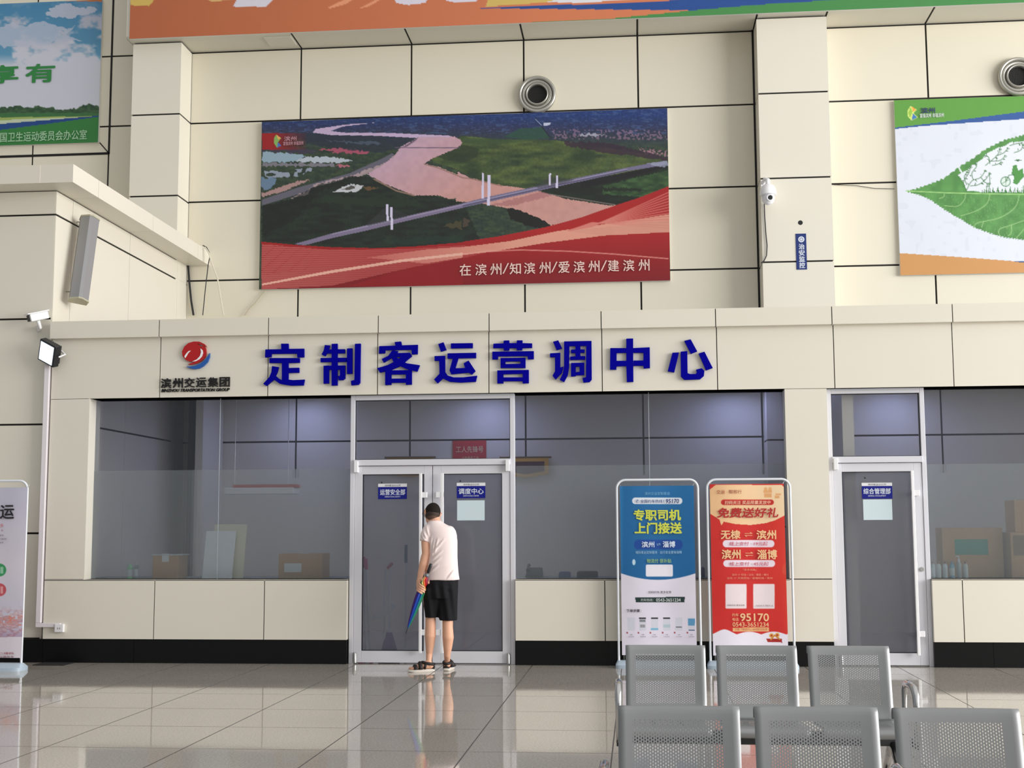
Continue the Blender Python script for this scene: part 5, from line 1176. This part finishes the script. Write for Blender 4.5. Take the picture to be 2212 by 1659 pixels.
def sheet(root, x0, w, yb, i0, i1, name):
    mb = []; P = PROF[i0:i1+1]; s = [0]
    full = [0]
    for (a0, b0), (a1, b1) in zip(PROF[:-1], PROF[1:]): full.append(full[-1]+math.hypot(a1-a0, b1-b0))
    nx = 9; me = bpy.data.meshes.new(name); off = wloc(root); vs = []; uvs = []
    for k, (dy, z) in enumerate(P):
        for j in range(nx):
            u = j/(nx-1); edge = max(0, abs(u-.5)*2-.82)/.18
            dish = .010*(1-(2*u-1)**2)
            vs.append((x0+w*u-off.x, yb+dy+(dish if i0+k < 10 else 0)-.004*edge**2*(1 if i0+k < 10 else 0)-off.y, z-(.006*(1-(2*u-1)**2) if i0+k >= 11 else 0)-off.z)); uvs.append((u*w, full[i0+k]))
    fs = [(k*nx+j, k*nx+j+1, (k+1)*nx+j+1, (k+1)*nx+j) for k in range(len(P)-1) for j in range(nx-1)]
    me.from_pydata(vs, [], fs); l = me.uv_layers.new(name='UVMap')
    for p in me.polygons:
        for li in p.loop_indices: l.data[li].uv = uvs[me.loops[li].vertex_index]
    me.polygons.foreach_set('use_smooth', [True]*len(me.polygons)); me.materials.append(PERF); me.materials.append(SEATM)
    o = bpy.data.objects.new(name, me); COL.objects.link(o); o.parent = root
    sb = o.modifiers.new('smooth', 'SUBSURF'); sb.levels = 1; sb.render_levels = 1; sb.boundary_smooth = 'PRESERVE_CORNERS'
    so = o.modifiers.new('thick', 'SOLIDIFY'); so.thickness = .0025; so.material_offset_rim = 1
    return o
def bench(yb, xs_, w, arms, label, legs):
    root = thing('beam_bench', ((xs_[0]+xs_[-1]+w)/2, yb-.25, 0), label, 'bench', 'rows of perforated metal seats')
    for x in xs_:
        sheet(root, x, w, yb, 0, 11, 'backrest'); sheet(root, x, w, yb, 11, 20, 'seat')
        mb = MB()
        mb.box(x+w*.3, x+w*.3+.03, yb-.42, yb-.07, .31, .335); mb.box(x+w*.7-.03, x+w*.7, yb-.42, yb-.07, .31, .335)
        mb.build('seat_bracket', DARK, root)
    MB().box(xs_[0]-.03, xs_[-1]+w+.03, yb-.3, yb-.22, .24, .31).build('beam', mat('dark_beam', (70, 72, 74), .4, metal=.6), root, bevel=.006)
    for x in arms:
        pts = [(x, yb-.13, .27), (x, yb-.13, .45), (x, yb-.14, .53), (x, yb-.175, .566), (x, yb-.23, .574), (x, yb-.36, .574), (x, yb-.42, .562), (x, yb-.452, .53), (x, yb-.46, .47), (x, yb-.45, .27)]
        MB().tube(pts, [.014, .015, .017, .018, .02, .02, .02, .019, .017, .014], n=16).build('armrest', CHROME, root, smooth='all')
        MB().box(x-.012, x+.012, yb-.46, yb-.12, .25, .28).build('armrest_bracket', DARK, root)
    for x in legs:
        for sgn in (-1, 1):
            MB().tube([(x, yb-.26+.03*sgn, .25), (x, yb-.26+.12*sgn, .17), (x, yb-.26+.27*sgn, .02)], [.022, .02, .017], n=12).build('leg', CHROME, root, smooth='all')
            MB().lathe([(0, 0), (.026, 0), (.026, .012), (.018, .024), (0, .026)], (x, yb-.26+.27*sgn, 0), 'z', 20).build('foot_pad', DARK, root)
    return root
YF, YN = -6.2, -8.85
fx = [at(a, 1388, Y=YF).x for a in (1351, 1546, 1743)]; fw = at(1523, 1388, Y=YF).x-fx[0]
nx_ = [at(a, 1523, Y=YN).x for a in (1335, 1628, 1928)]; nw = at(1597, 1523, Y=YN).x-nx_[0]
bench(YF, fx, fw, [at(1336, 1500, Y=YF-.35).x, at(1966, 1500, Y=YF-.3).x], 'farther row of three silver perforated seats, partly hidden by the nearer row', [fx[0]-.015, fx[2]+fw*.9])
bench(YN, nx_, nw, [nx_[0]-.05, nx_[2]-.028], 'nearer row of three silver perforated seats at the bottom right', [nx_[0]-.0, nx_[2]+nw*.9])

# ------------------------------------------------------------------ the person
YM = -.62
def P(px, py, dy=0.0): return at(px, py, Y=YM+dy)
SKIN = mat('skin', (222, 170, 142), .5, spec=.35, var=(9, .05), sub=.08)
per = thing('person', (P(945, 1452).x, YM, 0), 'person in a pale T-shirt and black shorts standing bowed at the double door', 'person')
# feet: (heel, toe) on the floor
hl = Vector((P(937, 1448).x, YM-.02, 0)); tl = Vector((P(893, 1448).x, YM-.10, 0))
hr = Vector((P(963, 1448).x, YM+.03, 0)); tr_ = Vector((P(966, 1448).x, YM+.29, 0))
def foot_frame(h, t):
    d = (t-h); d.z = 0; d.normalize(); s_ = Vector((-d.y, d.x, 0))
    return lambda u, v, w_: h+d*u+s_*v+Vector((0, 0, w_))
FL, FR = foot_frame(hl, tl), foot_frame(hr, tr_)
b = MB()
def limb(pts, rs):
    for i in range(len(pts)-1): b.capsule(pts[i], pts[i+1], rs[i], rs[i+1], n=18)
kneeL, ankL = P(930, 1333, .02), FL(.05, 0, .095); kneeR, ankR = P(967, 1338, .0), FR(.05, 0, .095)
limb([P(931, 1258, .0), P(930, 1300, .01), kneeL, P(930, 1352, -.005), P(929.5, 1374, -.02), P(928.5, 1395, -.012), P(927.5, 1412, -.005), ankL], [.095, .076, .054, .054, .057, .045, .034, .029])
limb([P(966, 1258, .0), P(967, 1300, .01), kneeR, P(967, 1356, -.02), P(968, 1377, -.035), P(967, 1398, -.02), P(966, 1414, .0), ankR], [.095, .076, .054, .054, .058, .046, .034, .029])
for Fq, sd_ in ((FL, 1), (FR, -1)):
    b.capsule(Fq(.035, 0, .06), Fq(.05, 0, .095), .034, .029); b.capsule(Fq(.03, 0, .055), Fq(.12, 0, .06), .03, .03); b.capsule(Fq(.06, 0, .09), Fq(.15, 0, .055), .028, .024); b.capsule(Fq(.12, 0, .052), Fq(.185, .005*sd_, .045), .031, .026)
    for k, (v, L_) in enumerate(((-.03, .235), (-.012, .245), (.004, .238), (.018, .228), (.031, .212))): b.capsule(Fq(.17, v*.8*sd_, .042), Fq(L_, v*sd_, .036), .015, .0115 if k else .014)
# trunk
b.loft([tuple(P(948, 1268, .0))+(.165, .11), tuple(P(949, 1245, .0))+(.158, .10), tuple(P(951, 1215, .01))+(.140, .095), tuple(P(955, 1185, .02))+(.138, .10), tuple(P(954, 1160, .045))+(.142, .095), tuple(P(951, 1146, .06))+(.125, .08), tuple(P(947, 1136, .08))+(.09, .07)], n=28)
# neck and head
b.capsule(P(943, 1142, .07), P(939, 1122, .11), .068, .058)
hrot = Matrix.Rotation(math.radians(-24), 3, 'X') @ Matrix.Rotation(math.radians(22), 3, 'Z')
HC = P(934.5, 1107, .125)
def hp(x, y, z): return HC+hrot @ Vector((x, y, z))      # head frame: +y is the face
b.ell(HC, .078, .097, .098, n=32, m=24, rot=hrot); b.ell(hp(0, .035, -.055), .060, .062, .072, rot=hrot); b.ell(hp(0, .065, -.092), .034, .03, .026, rot=hrot)
b.capsule(hp(0, .092, .01), hp(0, .112, -.028), .009, .014); b.ell(hp(0, .098, -.062), .024, .01, .008, rot=hrot)
for s_ in (-1, 1):
    b.ell(hp(.081*s_, -.002, -.012), .010, .017, .03, rot=hrot); b.ell(hp(.088*s_, -.010, -.006), .006, .014, .024, rot=hrot); b.ell(hp(.045*s_, .072, -.025), .02, .016, .018, rot=hrot)
# left arm, hanging, holding the umbrella
shL = P(926, 1146, .03)
limb([shL, P(920, 1172, .0), P(920.5, 1196, -.025), P(914.5, 1218, -.04), P(908.5, 1240, -.06), P(906.5, 1250, -.065)], [.050, .049, .045, .043, .031, .027])
# right arm bent forward at the waist
shR = P(970, 1152, .05)
limb([shR, P(972, 1182, .06), P(971, 1205, .08), P(968, 1198, .2), P(955, 1193, .30)], [.050, .046, .042, .036, .026])
pr = P(955, 1193, .30); b.capsule(pr, pr+Vector((-.06, .05, .01)), .03, .032)
for k in range(4): q = pr+Vector((-.07, .06, .03-.02*k)); b.capsule(q, q+Vector((-.045, .01, .008)), .0095, .009); b.capsule(q+Vector((-.045, .01, .008)), q+Vector((-.05, -.025, .012)), .009, .008)
b.capsule(pr+Vector((-.03, .02, .03)), pr+Vector((-.07, -.01, .05)), .012, .01)
# umbrella axis
uT, uB = P(925.5, 1234, -.135), P(876.5, 1369, -.10)
ua = (uB-uT).normalized()
def U_(t): return uT+(uB-uT)*t
# left hand around it: palm on the outer side, fingers closed over the front
g0 = U_(.24); pal0 = P(906, 1252, -.075); pal1 = P(904.5, 1266, -.09)
b.capsule(pal0, pal1, .026, .027); b.capsule(P(904, 1256, -.075), P(907, 1268, -.10), .024, .022)
for k in range(4):
    t = .215+.034*k; cu_ = U_(t); rad = .036-.001*k
    r0 = Vector((-1, 0, 0)); r0 = (r0-ua*r0.dot(ua)).normalized(); f0 = Vector((0, -1, 0)); f0 = (f0-ua*f0.dot(ua)).normalized()
    L_ = [100, 120, 112, 92][k]; prev = cu_+r0*(rad+.010)+ua*(.005)
    for a_ in range(30, L_+40, 30):
        an = math.radians(a_); nxt = cu_+r0*math.cos(an)*(rad+.009)+f0*math.sin(an)*(rad+.009)+ua*(.012*a_/90)
        b.capsule(prev, nxt, .0100 if a_ < 80 else .009, .0095 if a_ < 80 else .0082, n=12); prev = nxt
    b.capsule(pal0+(pal1-pal0)*(.1+.3*k), cu_+r0*(rad+.010)+ua*.005, .015, .0105, n=12)
tb = U_(.2)
b.capsule(P(909, 1250, -.07), P(913, 1256, -.055), .014, .012, n=12); b.capsule(P(913, 1256, -.055), U_(.19)+Vector((.038, .03, 0)), .012, .0095, n=12)
vs, fs = solidify_mesh(b, .0046, 3)
m_ = MB(); m_.add(vs, fs); body = m_.build('body', SKIN, per, smooth='all', fix=False)
# hair: clipped close, thinning towards the nape
hv = MB(); hv.ell(HC, .082, .1015, .103, n=48, m=36, rot=hrot)
keep = []
inv = hrot.inverted()
for f in hv.f:
    c = sum((Vector(hv.v[i]) for i in f), Vector())/len(f); l = inv @ (c-HC)
    if l.z > -.040+max(0, l.y)*1.25+.018*abs(l.x)/.08+(.03 if abs(l.x) > .068 and l.y > -.02 else 0): keep.append(f)
hv.f = keep; hv.m = [0]*len(keep)
HAIR = mat('short_black_hair', (34, 26, 22), .75, spec=.2, bump=(160, .6), var=(60, .35))
hair = hv.build('hair', HAIR, per, smooth='all'); so = hair.modifiers.new('t', 'SOLIDIFY'); so.thickness = .004; so.offset = -1
for lo, hi, k_, cf, nm in ((-.068, -.02, .0812, (58, 44, 36), 'hair_fade'), (-.094, -.05, .0804, (92, 70, 56), 'hair_fade')):
    fade = MB(); q_ = k_/.078; fade.ell(HC, .078*q_, .097*q_, .098*q_, n=48, m=40, rot=hrot); keep = []
    for f in fade.f:
        c = sum((Vector(fade.v[i]) for i in f), Vector())/len(f); l = inv @ (c-HC)
        if lo < l.z-max(0, l.y)*1.1 < hi and l.y < .02: keep.append(f)
    fade.f = keep; fade.m = [0]*len(keep); fade.build(nm, mat('clipped_hair_%d' % cf[0], cf, .75), per, smooth='all')
for s_ in (-1, 1):
    e = MB(); e.ell(hp(.03*s_, .088, .0), .014, .008, .009, rot=hrot, n=14, m=10); ey = e.build('eye', mat('eye_white', (226, 222, 218), .3), per, smooth='all')
    e = MB(); e.ell(hp(.03*s_, .0955, .0), .005, .003, .005, rot=hrot, n=12, m=8); e.build('iris', DARK, ey, smooth='all')
e = MB(); e.ell(hp(0, .108, -.062), .022, .004, .006, rot=hrot, n=16, m=8); e.build('lips', mat('lips', (168, 96, 88), .5), per, smooth='all')
gl_ = MB()
for s_ in (-1, 1):
    gl_.tube([hp(.092*s_, -.02, -.004), hp(.093*s_, .02, .004), hp(.088*s_, .09, .006), hp(.07*s_, .105, .006)], .0035, n=8)
    gl_.tube([hp(.038*s_+.026*math.cos(t*math.pi/8), .110, .002+.018*math.sin(t*math.pi/8)) for t in range(17)], .0022, n=6, caps=False)
gl_.tube([hp(-.012, .112, .006), hp(.012, .112, .006)], .0025, n=6)
tag(gl_.build('glasses', DARK, per, smooth='all'), 'black-framed glasses')
# T-shirt
t = MB()
rings = [(993, 918, 1253.5, .0, .118), (990.5, 920, 1240, .0, .118), (989, 923.5, 1222, .0, .116), (988, 926.5, 1203, .01, .116), (988, 927, 1185, .02, .118), (988, 925, 1168, .035, .12), (986, 922, 1156, .045, .118), (984, 919, 1147, .052, .112), (977, 920, 1139, .062, .10), (962, 922.5, 1132, .075, .088), (955, 925, 1127, .085, .076), (952, 928, 1124.5, .09, .07)]
t.loft([tuple(P((a_+c_)/2, y_, d_))+((P(a_, y_, d_).x-P(c_, y_, d_).x)/2, r_, .92) for a_, c_, y_, d_, r_ in rings], n=36)
t.capsule(P(926, 1145, .035), P(921, 1158, .01), .064, .066)
def sleeve(mb, a_, b_, r0, r1):
    mb.tube([a_, a_+(b_-a_)*.35, a_+(b_-a_)*.7, b_], [r0, r0*1.03, (r0+r1)/2, r1], n=24)
sleeve(t, P(928, 1142, .035), P(918.5, 1171, -.0), .058, .064)
t.capsule(P(971, 1148, .05), P(975, 1158, .05), .060, .060); sleeve(t, P(972, 1148, .05), P(976, 1176, .075), .062, .060)
vs, fs = solidify_mesh(t, .0085, 6)
def seg_fold(x, z, x0, z0, x1, z1, w_):
    L = (x1-x0)**2+(z1-z0)**2; tt = max(0, min(1, ((x-x0)*(x1-x0)+(z-z0)*(z1-z0))/L)); d = math.hypot(x-x0-tt*(x1-x0), z-z0-tt*(z1-z0)); return math.exp(-(d/w_)**2)*math.sin(math.pi*min(1, max(0, .12+.8*tt)))
folds = [((930, 1205), (962, 1165)), ((929, 1215), (958, 1190)), ((926, 1228), (955, 1205)), ((925, 1240), (950, 1222)), ((940, 1170), (936, 1200)), ((948, 1165), (942, 1195)), ((934, 1160), (931, 1190)), ((985, 1230), (970, 1250)), ((916, 1150), (924, 1165)), ((912, 1158), (924, 1172)), ((922, 1140), (929, 1160))]
fl = [(P(*a_).x, P(*a_).z, P(*c_).x, P(*c_).z) for a_, c_ in folds]
zh0 = P(950, 1253.5).z
for v in vs:
    f_ = sum(seg_fold(v.x, v.z, *q, .010) for q in fl)-.5*sum(seg_fold(v.x+.016, v.z-.008, *q, .009) for q in fl)
    if v.y < YM+.08: v.y -= .013*f_
    if v.z < zh0+.03: v.z = max(v.z, zh0+.006*math.sin(v.x*30)); v.x += .0
t2 = MB(); t2.add(vs, fs); t2.build('t_shirt', mat('pale_tshirt', (240, 222, 219), .8, spec=.2, bump=(220, .15)), per, smooth='all', fix=False)
# shorts
s = MB()
def ring(xl, xr_, y_, d_, r_, e=.9): c = P((xl+xr_)/2, y_, d_); return (c.x, c.y, c.z, (P(xr_, y_).x-P(xl, y_).x)/2, r_, e)
s.loft([ring(918.5, 990, 1247, 0, .105), ring(916, 989.5, 1262, 0, .12), ring(915, 989, 1280, 0, .125), ring(914.5, 988.5, 1292, 0, .12)], n=36)
s.loft([ring(915, 955, 1270, 0, .115), ring(914.5, 952, 1290, 0, .105), ring(916, 949.5, 1310, .005, .09), ring(918, 947.5, 1325, .01, .082), ring(918.5, 947, 1333.5, .01, .08)], n=28)
s.loft([ring(946, 989, 1270, 0, .115), ring(947, 988.5, 1290, 0, .105), ring(948, 988, 1312, .0, .092), ring(949, 987.5, 1330, .0, .085), ring(949, 987.5, 1340, .0, .083)], n=28)
vs, fs = solidify_mesh(s, .0085, 4)
for v in vs:
    v.y -= .007*math.sin(v.x*70+v.z*9)*min(1, max(0, (P(950, 1250).z-v.z)/.1)) if v.y < YM else 0
t2 = MB(); t2.add(vs, fs); t2.build('shorts', mat('black_shorts', (20, 20, 24), .8, spec=.25, bump=(40, .2)), per, smooth='all', fix=False)
# sandals
RUB = mat('white_rubber_sole', (214, 206, 196), .6); STRAP = mat('black_strap', (28, 20, 22), .6)
for Fq, sd_, lb in ((FL, 1, 0), (FR, -1, 0)):
    out = [(-.012, 0), (-.006, .024), (.03, .036), (.09, .034), (.15, .042), (.2, .046), (.24, .036), (.262, .012), (.262, -.012), (.24, -.036), (.2, -.044), (.15, -.04), (.09, -.034), (.03, -.036), (-.006, -.024)]
    sb = MB(); n = len(out); lv = [(0, .93), (.006, 1.02), (.018, 1.02), (.027, 1.0)]
    vs = [Fq(.125+(u-.125)*k_, v*k_*sd_, w_) for w_, k_ in lv for u, v in out]
    sb.add(vs, [tuple(range(n-1, -1, -1)), tuple((len(lv)-1)*n+i for i in range(n))]+[(j*n+i, j*n+(i+1) % n, (j+1)*n+(i+1) % n, (j+1)*n+i) for j in range(len(lv)-1) for i in range(n)])
    sole = sb.build('sandal', RUB, per, smooth=True)
    def strap(pts, r, ry=1):
        st_ = MB(); st_.tube(pts, r, n=12); st_.build('strap', STRAP, sole, smooth='all')
    for u0, hh, ww, r_ in ((.19, .052, .046, .021), (.14, .080, .041, .022)):
        strap([Fq(u0+.02*math.cos(a_)*0, ww*math.cos(a_), .026+(hh-.02)*math.sin(a_)) for a_ in [math.pi*k/10 for k in range(11)]], r_)
    strap([Fq(.055+.062*math.cos(a_), .036*math.sin(a_), .083+.012*math.cos(a_)) for a_ in [2*math.pi*k/18 for k in range(19)]], .015)
    strap([Fq(.10, .036, .03), Fq(.085, .038, .08)], .012); strap([Fq(.10, -.036, .03), Fq(.085, -.038, .08)], .012)
    strap([Fq(.005, .03, .03), Fq(-.008, .0, .045), Fq(.005, -.03, .03)], .01)
# mobile phone in the hidden right hand
ph = MB(); q = pr+Vector((-.1, .055, .045)); ph.box(q.x-.038, q.x+.038, q.y-.005, q.y+.004, q.z-.06, q.z+.08)
tag(ph.build('mobile_phone', DARK, bevel=.004), 'dark mobile phone held in front of the person, hidden from behind', 'phone')
# umbrella
um = thing('umbrella', uB, 'furled rainbow umbrella held point down in the person\'s left hand', 'umbrella')
hues = [(120, 20, 70), (70, 20, 110), (40, 30, 130), (16, 50, 170), (10, 84, 170), (10, 110, 140), (10, 120, 90), (30, 120, 60), (130, 160, 40), (230, 220, 150), (226, 170, 60), (220, 110, 40), (206, 40, 30), (180, 24, 40), (150, 20, 50), (130, 20, 60)]
UM = [mat('umbrella_cloth_%d_%d_%d' % h_, h_, .5) for h_ in hues]
r0 = Vector((-1, 0, 0)); r0 = (r0-ua*r0.dot(ua)).normalized(); f0 = ua.cross(r0).normalized()
if f0.y > 0: f0 = -f0
cn = MB(); prof = [(.085, .012), (.10, .019), (.14, .026), (.2, .032), (.26, .034), (.34, .038), (.42, .039), (.5, .037), (.6, .033), (.7, .026), (.8, .018), (.88, .010), (.905, .006)]
NS = 64; vs = []
for t_, r_ in prof:
    for j in range(NS):
        an = 2*math.pi*j/NS; rr_ = r_*(1+.16*math.cos(an*8+2)); tw = -3.3*min(1, max(0, (.31-t_))/.14)
        a2 = an+tw
        vs.append(U_(t_)+r0*math.cos(a2)*rr_+f0*math.sin(a2)*rr_)
for i in range(len(prof)-1):
    for j in range(NS):
        cn.v; 
k0 = len(cn.v); cn.v += [tuple(v) for v in vs]
for i in range(len(prof)-1):
    for j in range(NS):
        cn.f.append((i*NS+j, i*NS+(j+1) % NS, (i+1)*NS+(j+1) % NS, (i+1)*NS+j)); cn.m.append(int(j/NS*16))
canopy = cn.build('furled_canopy', UM, um, smooth='all')
MB().tube([U_(-.0), U_(.1)], .006).build('shaft', STEEL, um, smooth=True)
mb = MB(); mb.tube([U_(-.12)+Vector((.0, 0, 0)), U_(-.09), U_(.0), U_(.03)], [.012, .017, .0155, .013], n=16); mb.build('handle', DARK, um, smooth='all')
MB().tube([U_(.045), U_(.085)], [.017, .020], n=16).build('collar', mat('grey_collar', (120, 132, 140), .4), um, smooth='all')
MB().tube([U_(.89), U_(1.0)], [.005, .0035], n=10).build('ferrule', DARK, um, smooth='all')

# dark mat on the floor at the left
a, b = at(60, 1440, Z=0), at(146, 1436, Z=0)
tag(MB().box(a.x, b.x, -.30, -.03, 0.001, .009).build('floor_mat', mat('dark_mat', (28, 26, 26), .8)), 'small dark mat on the floor between the pale stand and the black skirting', 'mat')
